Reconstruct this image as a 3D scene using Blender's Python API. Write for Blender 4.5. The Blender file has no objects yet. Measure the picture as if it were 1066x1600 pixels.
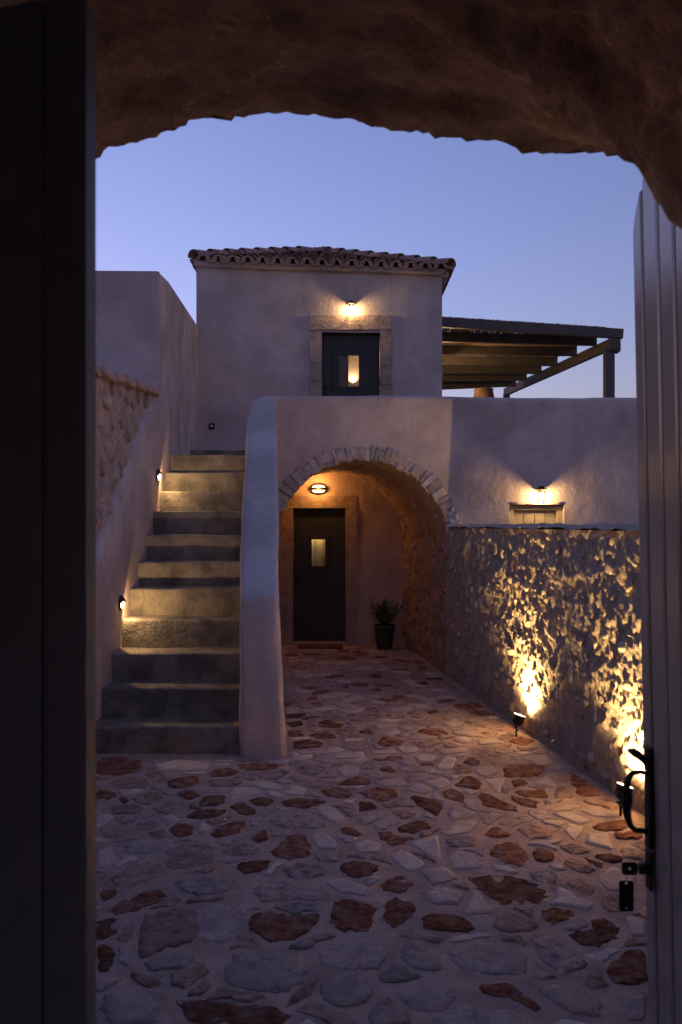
import bpy, bmesh, math, random
import numpy as np
from mathutils import Vector, Matrix, noise

R = math.radians
rng = random.Random(7)
scene = bpy.context.scene
COL = scene.collection

# ------------------------------------------------------------------ camera
EYE = 1.85            # eye height above the courtyard paving
FPX, CX, HY = 1250.0, 533.0, 818.0   # focal length in photo pixels, centre column, horizon row
cam_data = bpy.data.cameras.new("camera")
cam = bpy.data.objects.new("camera", cam_data)
COL.objects.link(cam)
cam.location = (0, 0, EYE)
cam.rotation_euler = (R(90), 0, 0)
cam_data.sensor_fit = 'VERTICAL'
cam_data.sensor_height = 36.0
cam_data.lens = FPX / 1600 * 36.0
cam_data.shift_y = 18 / 1600
cam_data.clip_start = 0.05
cam_data.clip_end = 3000
cam_data.dof.use_dof = True
cam_data.dof.focus_distance = 8.6
cam_data.dof.aperture_fstop = 4.2
scene.camera = cam

# ------------------------------------------------------------------ world: dusk sky
world = bpy.data.worlds.new("World")
scene.world = world
world.use_nodes = True
wn, wl = world.node_tree.nodes, world.node_tree.links
bg = wn["Background"]
sky = wn.new("ShaderNodeTexSky")
sky.sky_type = 'NISHITA'
sky.sun_disc = False
sky.sun_elevation = R(-1.0)
sky.sun_rotation = R(-40)
sky.altitude = 100
sky.air_density = 1.0
sky.dust_density = 2.0
sky.ozone_density = 2.0
tint = wn.new("ShaderNodeMix"); tint.data_type = 'RGBA'; tint.blend_type = 'MULTIPLY'
tint.inputs[0].default_value = 1.0
tint.inputs[7].default_value = (1.076, 0.82, 1.0, 1)
wl.new(sky.outputs[0], tint.inputs[6])
wl.new(tint.outputs[2], bg.inputs[0])
bg.inputs[1].default_value = 0.148

vs = scene.view_settings
vs.view_transform = 'Standard'
vs.look = 'None'
vs.exposure = 3.6      # long dusk exposure
LAMP = 2 ** -3.5       # lamp powers below are written for exposure 0
vs.gamma = 1.0
scene.render.engine = 'CYCLES'
scene.cycles.use_denoising = True
scene.cycles.max_bounces = 10
scene.cycles.diffuse_bounces = 6
scene.cycles.sample_clamp_indirect = 4.0
scene.cycles.caustics_reflective = False
scene.cycles.caustics_refractive = False

WARM = (1.0, 0.63, 0.24)
AMBER = (1.0, 0.42, 0.10)

# ------------------------------------------------------------------ helpers
W = {}

def P(px, py, d):
    return Vector(((px - CX) / FPX * d, d, EYE + (HY - py) / FPX * d))

def G(px, py, z=0.0):
    d = FPX * (EYE - z) / (py - HY)
    return Vector(((px - CX) / FPX * d, d, z))

def fbm(p, s, o=3):
    return noise.fractal(Vector(p) * s, 1.0, 2.0, o, noise_basis='PERLIN_ORIGINAL')

def par(o, parent):
    if parent is not None:
        o.parent = parent
        o.matrix_parent_inverse = W[parent.name].inverted()

def reg(o, m=None):
    COL.objects.link(o)
    m = m or Matrix.Identity(4)
    o.matrix_basis = m
    W[o.name] = m.copy()
    return o

def thing(name, label, cat, loc=(0, 0, 0), group=None):
    o = bpy.data.objects.new(name, None)
    o.empty_display_size = 0.1
    reg(o, Matrix.Translation(Vector(loc)))
    o['label'] = label
    o['category'] = cat
    if group:
        o['group'] = group
    return o

def me_from(name, verts, faces, mat, smooth=True):
    me = bpy.data.meshes.new(name)
    me.from_pydata([tuple(v) for v in verts], [], faces)
    if mat:
        me.materials.append(mat)
    if smooth:
        me.polygons.foreach_set('use_smooth', [True] * len(me.polygons))
    me.update()
    return me

def obj(name, me, parent=None, m=None, label=None, kind=None):
    o = bpy.data.objects.new(name, me)
    reg(o, m)
    par(o, parent)
    if label:
        o['label'] = label
    if kind:
        o['kind'] = kind
    return o

def grid(us, vs_, f, keep=None, wrap=False):
    nu, nv = len(us), len(vs_)
    verts = [f(u, v) for u in us for v in vs_]
    faces = []
    for i in range(nu - (0 if wrap else 1)):
        i2 = (i + 1) % nu
        for j in range(nv - 1):
            if keep and not keep((us[i] + us[i2]) / 2, (vs_[j] + vs_[j + 1]) / 2):
                continue
            faces.append((i * nv + j, i2 * nv + j, i2 * nv + j + 1, i * nv + j + 1))
    return verts, faces

def lin(a, b, n):
    return [a + (b - a) * i / n for i in range(n + 1)]

def seg(stops, step):
    out = [stops[0]]
    for a, b in zip(stops, stops[1:]):
        n = max(1, int(round((b - a) / step)))
        out += [a + (b - a) * i / n for i in range(1, n + 1)]
    return out

def clean(verts, faces):
    used = sorted({i for f in faces for i in f})
    mp = {o: n for n, o in enumerate(used)}
    return [verts[i] for i in used], [tuple(mp[i] for i in f) for f in faces]

def box_me(name, size, mat, bevel=0.005, jitter=0.0, seg_=1, sub=0, seed=0, smooth=False):
    bm = bmesh.new()
    bmesh.ops.create_cube(bm, size=1.0)
    for v in bm.verts:
        v.co = Vector((v.co.x * size[0], v.co.y * size[1], v.co.z * size[2]))
    if sub:
        bmesh.ops.subdivide_edges(bm, edges=bm.edges[:], cuts=sub, use_grid_fill=True)
    if bevel and not sub:
        bmesh.ops.bevel(bm, geom=bm.edges[:], offset=bevel, segments=seg_, affect='EDGES', profile=0.5)
    if jitter:
        r = random.Random(seed)
        off = Vector((r.random() * 50, r.random() * 50, r.random() * 50))
        for v in bm.verts:
            n = noise.noise_vector((v.co * (0.7 / max(min(size), 0.02))) + off)
            v.co += n * jitter
    me = bpy.data.meshes.new(name)
    bm.to_mesh(me); bm.free()
    me.materials.append(mat)
    if smooth:
        me.polygons.foreach_set('use_smooth', [True] * len(me.polygons))
    return me

def box(name, lo, hi, mat, parent=None, bevel=0.005, label=None, kind=None, rot=None, **k):
    lo, hi = Vector(lo), Vector(hi)
    c = (lo + hi) / 2
    me = box_me(name, hi - lo, mat, bevel, **k)
    m = Matrix.Translation(c)
    if rot:
        m = m @ rot
    return obj(name, me, parent, m, label, kind)

def beam_me(name, a, b, w, h, mat, bevel=0.004):
    a, b = Vector(a), Vector(b)
    L = (b - a).length
    me = box_me(name, (L, w, h), mat, bevel)
    x = (b - a).normalized()
    y = Vector((0, 0, 1)).cross(x)
    if y.length < 1e-4:
        y = Vector((0, 1, 0))
    y.normalize()
    z = x.cross(y)
    m = Matrix((x, y, z)).transposed().to_4x4()
    return me, Matrix.Translation((a + b) / 2) @ m

def beam(name, a, b, w, h, mat, parent=None, bevel=0.004, **k):
    me, m = beam_me(name, a, b, w, h, mat, bevel)
    return obj(name, me, parent, m, **k)

def lathe(prof, n=20):
    verts, faces = [], []
    for r, z in prof:
        for i in range(n):
            a = 2 * math.pi * i / n
            verts.append(Vector((r * math.cos(a), r * math.sin(a), z)))
    for k in range(len(prof) - 1):
        for i in range(n):
            j = (i + 1) % n
            faces.append((k * n + i, k * n + j, (k + 1) * n + j, (k + 1) * n + i))
    faces.append(tuple(range(n - 1, -1, -1)))
    faces.append(tuple(range((len(prof) - 1) * n, len(prof) * n)))
    return verts, faces

def tube(pts, rad, n=8):
    pts = [Vector(p) for p in pts]
    if not isinstance(rad, (list, tuple)):
        rad = [rad] * len(pts)
    verts, faces = [], []
    up = Vector((0, 0, 1))
    for k, p in enumerate(pts):
        t = (pts[min(k + 1, len(pts) - 1)] - pts[max(k - 1, 0)]).normalized()
        a = up.cross(t)
        if a.length < 0.1:
            a = Vector((0, 1, 0)).cross(t)
        a.normalize()
        b = t.cross(a)
        for i in range(n):
            an = 2 * math.pi * i / n
            verts.append(p + (a * math.cos(an) + b * math.sin(an)) * rad[k])
    for k in range(len(pts) - 1):
        for i in range(n):
            j = (i + 1) % n
            faces.append((k * n + i, k * n + j, (k + 1) * n + j, (k + 1) * n + i))
    faces.append(tuple(range(n - 1, -1, -1)))
    faces.append(tuple(range((len(pts) - 1) * n, len(pts) * n)))
    return verts, faces

def lamp_light(name, loc, power, color, radius, parent, spot=None, aim=None, blend=0.6):
    l = bpy.data.lights.new(name, 'SPOT' if spot else 'POINT')
    l.energy = power * LAMP
    l.color = color
    l.shadow_soft_size = radius
    m = Matrix.Translation(Vector(loc))
    if spot:
        l.spot_size = R(spot)
        l.spot_blend = blend
        q = Vector(aim).normalized().to_track_quat('-Z', 'Y')
        m = m @ q.to_matrix().to_4x4()
    o = bpy.data.objects.new(name, l)
    reg(o, m)
    par(o, parent)
    return o

# ------------------------------------------------------------------ materials
def M(name, cols, scale=3.0, rough=0.9, bump=(), rand=0.0, detail=6, stain=None, metal=0.0,
      stretch=None, spec=0.3, hue=0.0, crack=None, streak=None):
    """cols: ramp stops; bump: list of (scale, distance); stain: (scale, colour, amount)."""
    m = bpy.data.materials.new(name)
    m.use_nodes = True
    n, l = m.node_tree.nodes, m.node_tree.links
    b = n["Principled BSDF"]
    b.inputs['Roughness'].default_value = rough
    b.inputs['Metallic'].default_value = metal
    b.inputs['Specular IOR Level'].default_value = spec
    geo = n.new('ShaderNodeNewGeometry')
    pos = geo.outputs['Position']
    if stretch:
        mp = n.new('ShaderNodeMapping')
        mp.inputs['Scale'].default_value = stretch
        l.new(pos, mp.inputs['Vector'])
        pos = mp.outputs[0]
    tx = n.new('ShaderNodeTexNoise')
    tx.inputs['Scale'].default_value = scale
    tx.inputs['Detail'].default_value = detail
    tx.inputs['Roughness'].default_value = 0.62
    l.new(pos, tx.inputs['Vector'])
    rp = n.new('ShaderNodeValToRGB')
    els = rp.color_ramp.elements
    while len(els) < len(cols):
        els.new(0.5)
    for i, c in enumerate(cols):
        els[i].position = 0.3 + 0.4 * i / max(1, len(cols) - 1)
        els[i].color = (*c, 1)
    l.new(tx.outputs['Fac'], rp.inputs[0])
    out = rp.outputs[0]
    if stain:
        t2 = n.new('ShaderNodeTexNoise')
        t2.inputs['Scale'].default_value = stain[0]
        t2.inputs['Detail'].default_value = 5
        l.new(geo.outputs['Position'], t2.inputs['Vector'])
        mr = n.new('ShaderNodeMapRange')
        mr.inputs[1].default_value = 0.46; mr.inputs[2].default_value = 0.62
        mr.inputs[3].default_value = 0.0; mr.inputs[4].default_value = stain[2]
        l.new(t2.outputs['Fac'], mr.inputs[0])
        mx = n.new('ShaderNodeMix'); mx.data_type = 'RGBA'
        l.new(mr.outputs[0], mx.inputs[0])
        l.new(out, mx.inputs[6])
        mx.inputs[7].default_value = (*stain[1], 1)
        out = mx.outputs[2]
    if streak:   # rain streaks running down the wall, broken up
        mp2 = n.new('ShaderNodeMapping'); mp2.inputs['Scale'].default_value = (5, 5, .45)
        l.new(geo.outputs['Position'], mp2.inputs['Vector'])
        t3 = n.new('ShaderNodeTexNoise'); t3.inputs['Scale'].default_value = 1.0; t3.inputs['Detail'].default_value = 7
        t3.inputs['Roughness'].default_value = .7
        l.new(mp2.outputs[0], t3.inputs['Vector'])
        m3 = n.new('ShaderNodeMapRange'); m3.inputs[1].default_value = .50; m3.inputs[2].default_value = .72
        m3.inputs[3].default_value = 0; m3.inputs[4].default_value = streak[1]
        l.new(t3.outputs['Fac'], m3.inputs[0])
        x3 = n.new('ShaderNodeMix'); x3.data_type = 'RGBA'
        l.new(m3.outputs[0], x3.inputs[0]); l.new(out, x3.inputs[6]); x3.inputs[7].default_value = (*streak[0], 1)
        out = x3.outputs[2]
    if crack:   # thin warped fissures
        nz_ = n.new('ShaderNodeTexNoise'); nz_.inputs['Scale'].default_value = crack[0] * 1.5
        l.new(geo.outputs['Position'], nz_.inputs['Vector'])
        ad = n.new('ShaderNodeVectorMath'); ad.operation = 'MULTIPLY_ADD'
        l.new(nz_.outputs['Color'], ad.inputs[0]); ad.inputs[1].default_value = (.12, .12, .12)
        l.new(geo.outputs['Position'], ad.inputs[2])
        vo = n.new('ShaderNodeTexVoronoi'); vo.feature = 'DISTANCE_TO_EDGE'; vo.inputs['Scale'].default_value = crack[0]
        l.new(ad.outputs[0], vo.inputs['Vector'])
        cr = n.new('ShaderNodeMapRange'); cr.inputs[1].default_value = 0.0; cr.inputs[2].default_value = .018
        cr.inputs[3].default_value = crack[1]; cr.inputs[4].default_value = 1.0
        l.new(vo.outputs['Distance'], cr.inputs[0])
        mm = n.new('ShaderNodeMix'); mm.data_type = 'RGBA'; mm.blend_type = 'MULTIPLY'; mm.inputs[0].default_value = 1.0
        l.new(out, mm.inputs[6]); l.new(cr.outputs[0], mm.inputs[7])
        out = mm.outputs[2]
    if rand or hue:
        oi = n.new('ShaderNodeObjectInfo')
        hs = n.new('ShaderNodeHueSaturation')
        mr = n.new('ShaderNodeMapRange')
        mr.inputs[3].default_value = 1 - rand; mr.inputs[4].default_value = 1 + rand
        l.new(oi.outputs['Random'], mr.inputs[0])
        l.new(mr.outputs[0], hs.inputs['Value'])
        if hue:
            wn_ = n.new('ShaderNodeTexWhiteNoise'); wn_.noise_dimensions = '1D'
            l.new(oi.outputs['Random'], wn_.inputs['W'])
            m2 = n.new('ShaderNodeMapRange')
            m2.inputs[3].default_value = 0.5 - hue; m2.inputs[4].default_value = 0.5 + hue
            l.new(wn_.outputs['Value'], m2.inputs[0])
            l.new(m2.outputs[0], hs.inputs['Hue'])
        l.new(out, hs.inputs['Color'])
        out = hs.outputs[0]
    l.new(out, b.inputs['Base Color'])
    prev = None
    for s, dist in bump:
        t = n.new('ShaderNodeTexNoise')
        t.inputs['Scale'].default_value = s
        t.inputs['Detail'].default_value = 5
        t.inputs['Roughness'].default_value = 0.6
        l.new(pos, t.inputs['Vector'])
        bp = n.new('ShaderNodeBump')
        bp.inputs['Distance'].default_value = dist
        bp.inputs['Strength'].default_value = 1.0
        l.new(t.outputs['Fac'], bp.inputs['Height'])
        if prev:
            l.new(prev, bp.inputs['Normal'])
        prev = bp.outputs[0]
    if prev:
        l.new(prev, b.inputs['Normal'])
    return m

def EM(name, color, strength):
    m = bpy.data.materials.new(name)
    m.use_nodes = True
    b = m.node_tree.nodes["Principled BSDF"]
    b.inputs['Base Color'].default_value = (*[min(1, c) for c in color], 1)
    b.inputs['Emission Color'].default_value = (*color, 1)
    b.inputs['Emission Strength'].default_value = strength * LAMP
    return m

def glass_mat():
    m = bpy.data.materials.new("clear_glass")
    m.use_nodes = True
    n, l = m.node_tree.nodes, m.node_tree.links
    n.remove(n["Principled BSDF"])
    tr = n.new('ShaderNodeBsdfTransparent')
    gl = n.new('ShaderNodeBsdfGlossy'); gl.inputs['Roughness'].default_value = 0.03
    lw = n.new('ShaderNodeFresnel'); lw.inputs[0].default_value = 1.45
    mx = n.new('ShaderNodeMixShader')
    l.new(lw.outputs[0], mx.inputs[0]); l.new(tr.outputs[0], mx.inputs[1]); l.new(gl.outputs[0], mx.inputs[2])
    l.new(mx.outputs[0], n["Material Output"].inputs[0])
    return m

PLASTER = M("lime_plaster", [(.46, .365, .325), (.61, .49, .44), (.70, .575, .515)], 2.2, .95,
            [(4, .022), (22, .005), (90, .002), (260, .001)], stain=(1.6, (.43, .335, .295), .75),
            streak=((.40, .315, .28), .55))
PLASTER2 = M("house_plaster", [(.46, .39, .37), (.57, .485, .46), (.65, .555, .525)], 1.8, .95,
             [(4, .022), (22, .005), (90, .002), (260, .001)], stain=(1.2, (.43, .36, .34), .7),
             streak=((.40, .335, .315), .5))
CEMENT = M("grey_cement", [(.20, .175, .14), (.28, .245, .195), (.38, .33, .255)], 3.2, .85,
           [(10, .014), (40, .006), (140, .003)], stain=(4.5, (.13, .115, .10), .8), crack=(2.2, .75))
MORTAR = M("rubble_mortar", [(.44, .35, .275), (.57, .46, .365), (.67, .55, .44)], 7, .95,
           [(25, .024), (70, .012), (200, .006)])
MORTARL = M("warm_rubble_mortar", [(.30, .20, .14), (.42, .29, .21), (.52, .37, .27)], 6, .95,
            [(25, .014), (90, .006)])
MORTARLW = M("pink_rubble_mortar", [(.42, .30, .235), (.56, .42, .335), (.66, .51, .41)], 6, .95,
            [(25, .018), (90, .008)], stain=(5, (.42, .25, .16), .5))
RUBBLELW = M("ochre_rubble_stone", [(.34, .19, .12), (.54, .40, .31), (.68, .54, .44)], 6, .92,
            [(22, .016), (80, .008)], rand=.3, hue=.02)
RUBBLE = M("rubble_stone", [(.44, .35, .275), (.57, .465, .37), (.69, .575, .46)], 9, .92,
           [(22, .024), (70, .016), (200, .006)], rand=.28, hue=.012)
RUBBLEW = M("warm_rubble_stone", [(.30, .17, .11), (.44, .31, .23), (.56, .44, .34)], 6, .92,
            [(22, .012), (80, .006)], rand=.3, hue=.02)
VOUSS = M("arch_stone", [(.48, .385, .335), (.62, .51, .45), (.74, .62, .55)], 9, .92,
          [(20, .022), (80, .010)], rand=.25)
FRAME = M("sandstone", [(.34, .25, .20), (.46, .35, .285), (.56, .435, .36)], 9, .92,
          [(22, .03), (80, .014)], rand=.12)
GATE = M("gate_rock", [(.46, .31, .20), (.70, .48, .32), (.80, .60, .42)], 6, .95,
         [(14, .018), (45, .014), (140, .006)], stain=(4.5, (.26, .175, .115), .75))
FLOORM = M("paving_mortar", [(.37, .268, .218), (.53, .395, .325), (.64, .49, .41)], 6.0, .9,
           [(7, .02), (40, .010), (170, .004)], stain=(1.4, (.38, .285, .26), .6))
SMEAR = (.51, .385, .325)
ST = {
 'r': M("red_paving_stone", [(.12, .040, .022), (.30, .105, .056), (.45, .20, .12)], 18, .85,
        [(30, .028), (110, .010)], rand=.32, stretch=(1, 2.2, 1), stain=(13, SMEAR, .48), crack=(9, .4)),
 'w': M("pale_paving_stone", [(.50, .41, .355), (.62, .525, .455), (.72, .62, .54)], 8, .8,
        [(20, .010), (120, .004)], rand=.14, stain=(6, SMEAR, .5), crack=(5, .8)),
 'g': M("grey_paving_stone", [(.22, .175, .155), (.42, .34, .31), (.60, .49, .44)], 16, .88,
        [(24, .028), (90, .010)], rand=.2, stain=(8, SMEAR, .75), crack=(11, .5)),
 't': M("tan_paving_stone", [(.24, .145, .10), (.42, .295, .23), (.56, .42, .345)], 15, .88,
        [(24, .028), (90, .010)], rand=.2, stain=(8, SMEAR, .7), crack=(10, .5)),
 'b': M("blue_grey_paving_stone", [(.31, .255, .235), (.47, .395, .365), (.60, .505, .465)], 8, .88,
        [(18, .022), (90, .008)], rand=.15, stain=(6, SMEAR, .75), crack=(6, .62)),
}
TILE = M("terracotta_tile", [(.25, .135, .10), (.38, .22, .17), (.48, .31, .25)], 8, .85,
         [(40, .005)], rand=.3)
TILEEND = M("mortared_tile_mouth", [(.34, .25, .21), (.44, .33, .28)], 9, .9, [(40, .005)], rand=.12)
DARKDOOR = M("anthracite_door_paint", [(.030, .034, .036), (.042, .046, .048)], 9, .5, [(60, .001)], spec=.4)
BLACKDOOR = M("dark_gate_paint", [(.20, .23, .26), (.24, .27, .30)], 9, .55, [(60, .001)], spec=.3)
GREYDOOR = M("taupe_gate_paint", [(.35, .28, .225), (.43, .35, .285)], 5, .15, [(110, .0005)],
             stretch=(1, 1, .03), spec=.9)
BEIGEDOOR = M("beige_door_paint", [(.40, .34, .22), (.46, .39, .26)], 6, .6, [(60, .001)])
PERG = M("grey_pergola_paint", [(.095, .082, .072), (.135, .115, .10)], 6, .6, [(50, .002)])
REED = M("reed_cane", [(.18, .105, .06), (.32, .20, .115), (.44, .30, .18)], 20, .8, [(60, .003)])
IRON = M("black_iron", [(.008, .008, .008), (.016, .015, .014)], 20, .45, [(90, .001)], spec=.4)
BRONZE = M("bronze_lamp_body", [(.05, .035, .022), (.09, .062, .04)], 20, .4, metal=.7)
STEEL = M("steel_key", [(.30, .29, .28), (.40, .39, .37)], 30, .35, metal=.9)
FOB = M("black_plastic_fob", [(.006, .006, .006), (.010, .010, .010)], 30, .5)
EARTH = M("dry_earth", [(.13, .10, .08), (.20, .16, .12), (.27, .21, .16)], 1.5, .95, [(6, .03), (40, .01)])
TERRA = M("clay_pot", [(.17, .095, .07), (.23, .13, .095)], 8, .85, [(40, .004)])
POT = M("dark_pot_glaze", [(.05, .045, .045), (.08, .07, .065)], 10, .6, [(50, .002)])
LEAF = M("leaf", [(.05, .075, .03), (.08, .115, .05), (.12, .15, .07)], 30, .6)
STEM = M("stem", [(.08, .055, .035), (.13, .09, .06)], 30, .8)
MATB = M("coir_mat", [(.14, .055, .03), (.22, .09, .05)], 60, .95, [(200, .006)])
MATD = M("mat_print_dark", [(.012, .012, .014), (.025, .025, .027)], 80, .95, [(200, .004)])
MATL = M("mat_print_pale", [(.36, .33, .30), (.46, .42, .38)], 80, .95, [(200, .004)])
SOCK = M("black_switch", [(.012, .012, .013), (.02, .02, .02)], 30, .4)
SOCKW = M("pale_switch_disc", [(.45, .45, .44), (.55, .55, .54)], 30, .4)
ROOMW = M("room_wall", [(.60, .50, .40), (.68, .58, .47)], 3, .9)
WOOD = M("room_wood", [(.22, .10, .045), (.34, .17, .08)], 9, .6, stretch=(1, 6, 1))
CURTAIN = M("curtain_cloth", [(.60, .52, .36), (.72, .63, .45)], 6, .9, stretch=(40, 1, .3))
GLASS = glass_mat()
BULB = EM("lit_bulb", (1.0, .62, .25), 430)
SPOTLENS = EM('lit_spot_lens', (1.0, .66, .30), 60)
LENS = EM("lit_lens", (1.0, .70, .34), 18)
LENSA = EM("lit_amber_lens", (1.0, .60, .24), 7)

# ------------------------------------------------------------------ ground
v, f = grid(lin(-900, 900, 12), lin(-900, 900, 12), lambda x, y: Vector((x, y, -0.06)))
obj('ground', me_from('ground', v, f, EARTH), kind='structure')
v, f = grid(lin(1.3, 9, 30), lin(1.5, 10.2, 36), lambda x, y: Vector((x, y, -0.012 + 0.012 * fbm((x, y, 5), 1.5))))
obj('side_yard', me_from('side_yard', v, f, EARTH), kind='structure')

def fz(x, y):
    return 0.010 * fbm((x, y, 0.3), 1.3, 2) + 0.004 * fbm((x, y, 3.1), 7, 2)
def floor_keep(x, y):
    return x < 2.75 - 0.1352 * y + 0.1
v, f = grid(seg([-2.3, 2.5], .045), seg([-2.6, 2.2, 12.5], .045), lambda x, y: Vector((x, y, fz(x, y))), floor_keep)
v, f = clean(v, f)
floor = obj('courtyard_floor', me_from('courtyard_floor', v, f, FLOORM), kind='structure')

# ------------------------------------------------------------------ gate wall with the rough stone arch the camera looks through
gate = thing('gate_wall', 'rough brown stone archway framing the top of the view', 'archway', (0, 2.0, 0))

def resample(pts, n):
    L = [0]
    for a, b in zip(pts, pts[1:]):
        L.append(L[-1] + (b - a).length)
    out = []
    k = 0
    for i in range(n + 1):
        t = L[-1] * i / n
        while k < len(L) - 2 and L[k + 1] < t:
            k += 1
        w = (t - L[k]) / max(1e-9, L[k + 1] - L[k])
        out.append(pts[k].lerp(pts[k + 1], min(1, max(0, w))))
    return out

def smooth_poly(pts, it=2):
    for _ in range(it):
        q = [pts[0]]
        for a, b in zip(pts, pts[1:]):
            q += [a.lerp(b, .25), a.lerp(b, .75)]
        q.append(pts[-1])
        pts = q
    return pts

DN, DF = 1.6, 2.2
Npx = [(-260, 2300), (-250, 900), (-215, 520), (-150, 330), (-80, 200), (0, 100), (64, 48), (150, 5), (300, -35), (450, -40), (600, -5),
       (700, 50), (800, 115), (900, 186), (970, 236), (1010, 283), (1066, 350), (1115, 425), (1140, 540), (1150, 900), (1150, 2300)]
Fpx = [(-40, 1900), (-40, 900), (-20, 560), (40, 370), (95, 290), (154, 250), (200, 228), (255, 205), (330, 187), (430, 178), (530, 183), (640, 200), (720, 214),
       (800, 228), (880, 234), (970, 238), (1030, 262), (1066, 310), (1085, 400), (1095, 560), (1095, 900), (1095, 1900)]
NP = 420
def prof(px, d):
    pts = [P(a, b, d) for a, b in px]
    for p in pts:
        p.z = max(p.z, -0.05)
    return resample(smooth_poly(pts), NP)
Np, Fp = prof(Npx, DN), prof(Fpx, DF)
Wp = [Vector((p.x * 1.02, p.y, p.z)) for p in Np]
def gate_pt(i, d):
    if d <= DN:
        p = Np[i].copy(); p.y = d
    else:
        t = (d - DN) / (DF - DN)
        t2 = t ** .75
        p = Np[i].lerp(Fp[i], t2); p.y = d
    c = Vector((0.05, p.y, EYE + .1))
    n = (p - c).normalized()
    a = 0.020 * fbm(p, 4, 3) + 0.014 * fbm(p, 12, 3) + 0.009 * fbm(p, 40, 3)
    q = p - n * a
    if d > DF - 0.03:
        q += n * (0.012 * max(0, fbm(p + Vector((7, 0, 0)), 11, 3)) + .008 * fbm(p, 55, 3))
    return q
ds = lin(0.9, DN, 26)[:-1] + lin(DN, DF, 34)
v, f = grid(list(range(NP + 1)), ds, gate_pt)
obj('arch_soffit', me_from('arch_soffit', v, f, GATE), gate)
# unseen passage behind the camera, street end left open to light the leaf
v, f = grid(list(range(0, NP + 1, 10)), lin(-2.5, 0.9, 10), gate_pt)
base = len(v)
ring = [(i * 11) for i in range(len(range(0, NP + 1, 10)))]
obj('passage_lining', me_from('passage_lining', v, f, GATE, False), gate)
# courtyard face of the gate wall
def face_pt(i, s):
    p = gate_pt(i, DF)
    if s == 0:
        return p
    q = Vector((max(-2.9, min(2.9, p.x * 4.5)), DF + .004, EYE + .2 + (p.z - EYE - .2) * 2.6))
    q.z = max(-0.05, min(3.12, q.z))
    return p.lerp(q, s)
v, f = grid(list(range(NP + 1)), lin(0, 1, 8), face_pt)
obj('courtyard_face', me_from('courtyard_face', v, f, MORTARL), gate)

# ------------------------------------------------------------------ staircase
XL = -2.02
stairs = thing('staircase', 'grey cement outdoor stairs climbing between plaster wall and sloping parapet', 'stairs', (-1.4, 6.42, 0))
noses = [1135, 1076, 1021, 968, 920, 878, 836, 798, 768, 738, 710]
def stair_right(y):
    t = max(0, min(1, (y - 6.42) / 3.1))
    return -0.80 - 0.28 * t ** .8
zs_prev = 0.0
step_z = []
for k, py in enumerate(noses):
    y0 = 6.42 + .31 * k
    z1 = EYE - (py - HY) / FPX * y0
    step_z.append((y0, z1))
    y1 = y0 + .31 + .06 if k < 10 else 12.6
    zb = max(-0.04, zs_prev - .08)
    xr = stair_right(y0) + .10
    r = .022
    prof_ = [(y0 + .004, zb), (y0 + .002, z1 - r - .06), (y0, z1 - r)]
    prof_ += [(y0 + r - r * math.cos(a), z1 - r + r * math.sin(a)) for a in lin(R(18), R(90), 5)]
    prof_ += [(y0 + .10, z1 + .002), (y0 + .2, z1 + .002), (y1, z1 + .002)]
    xs_ = lin(XL - .06, xr, 26)
    def fpt(x, j, pr=prof_, k=k):
        y, z = pr[int(j)]
        wob = .010 * fbm((x, k * 3.7, z * 2), 2.2, 3)
        wz = .008 * fbm((x, k * 5.1, 2), 1.8, 3) if z > pr[0][1] + .02 else 0
        return Vector((x, y + wob, z + wz))
    v, f = grid(xs_, list(range(len(prof_))), fpt)
    obj('step', me_from('step', v, f, CEMENT), stairs)
    zs_prev = z1
# low last step on the terrace
box('step', (XL - .2, 11.47, step_z[-1][1] - .05), (1.5, 12.6, EYE + 1.055), CEMENT, stairs, bevel=.02, seg_=3)
TZ = EYE + 1.02

# ------------------------------------------------------------------ stair parapet
parapet = thing('stair_parapet', 'thick rounded plaster parapet sloping down beside the stairs to a blunt end', 'parapet', (-.6, 6.35, 0))
def para_top(y):
    t = min(1, (y - 6.33) / (9.66 - 6.33))
    return EYE - .57 + 2.085 * (t + .05 * math.sin(math.pi * t))
def para_xr(y, z):
    t = (y - 6.33) / (9.66 - 6.33)
    base = -.505 - .285 * t
    h = max(0, 1 - (z / 1.28)) if t < 2 else 0
    return base + .070 * h * max(0, 1 - t * 1.3) + .012
def section(y, inset=0.0, ztop=None):
    zt = (ztop if ztop is not None else para_top(y)) - inset
    xl, r = stair_right(y) - .005 + inset, .05
    pts = []
    xr = para_xr(y, zt) - inset
    for z in lin(-.04, zt - r, 26):
        pts.append((xl, z))
    for a in lin(0, R(90), 5)[1:]:
        pts.append((xl + r - r * math.cos(a), zt - r + r * math.sin(a)))
    for s in lin(0, 1, 6)[1:-1]:
        pts.append((xl + r + (xr - xl - 2 * r) * s, zt + .004 * math.sin(math.pi * s)))
    for a in lin(0, R(90), 5)[:-1]:
        pts.append((xr - r + r * math.sin(a), zt - r + r * math.cos(a)))
    for z in reversed(lin(-.04, zt - r, 26)):
        pts.append((para_xr(y, z) - inset, z))
    return pts
rows = []
ys_ = [6.33] + [6.33 + .06 * (1 - math.cos(R(a))) for a in (30, 60, 90)] + seg([6.42, 9.85], .07)
ins = [.05, .05 - .05 * math.sin(R(30)) , .05 - .05 * math.sin(R(60)), 0.0] + [0] * 200
verts = []
for k, y in enumerate(ys_):
    s = section(max(6.36, y), ins[k])
    for (x, z) in s:
        p = Vector((x, y, z))
        w = .012 * fbm((x * 1.0, y, z), 1.6, 3)
        verts.append(p + Vector((w, w * .6, w * .5 if z > .1 else 0)))
    ns = len(s)
faces = []
for k in range(len(ys_) - 1):
    for j in range(ns - 1):
        faces.append((k * ns + j, k * ns + j + 1, (k + 1) * ns + j + 1, (k + 1) * ns + j))
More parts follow.
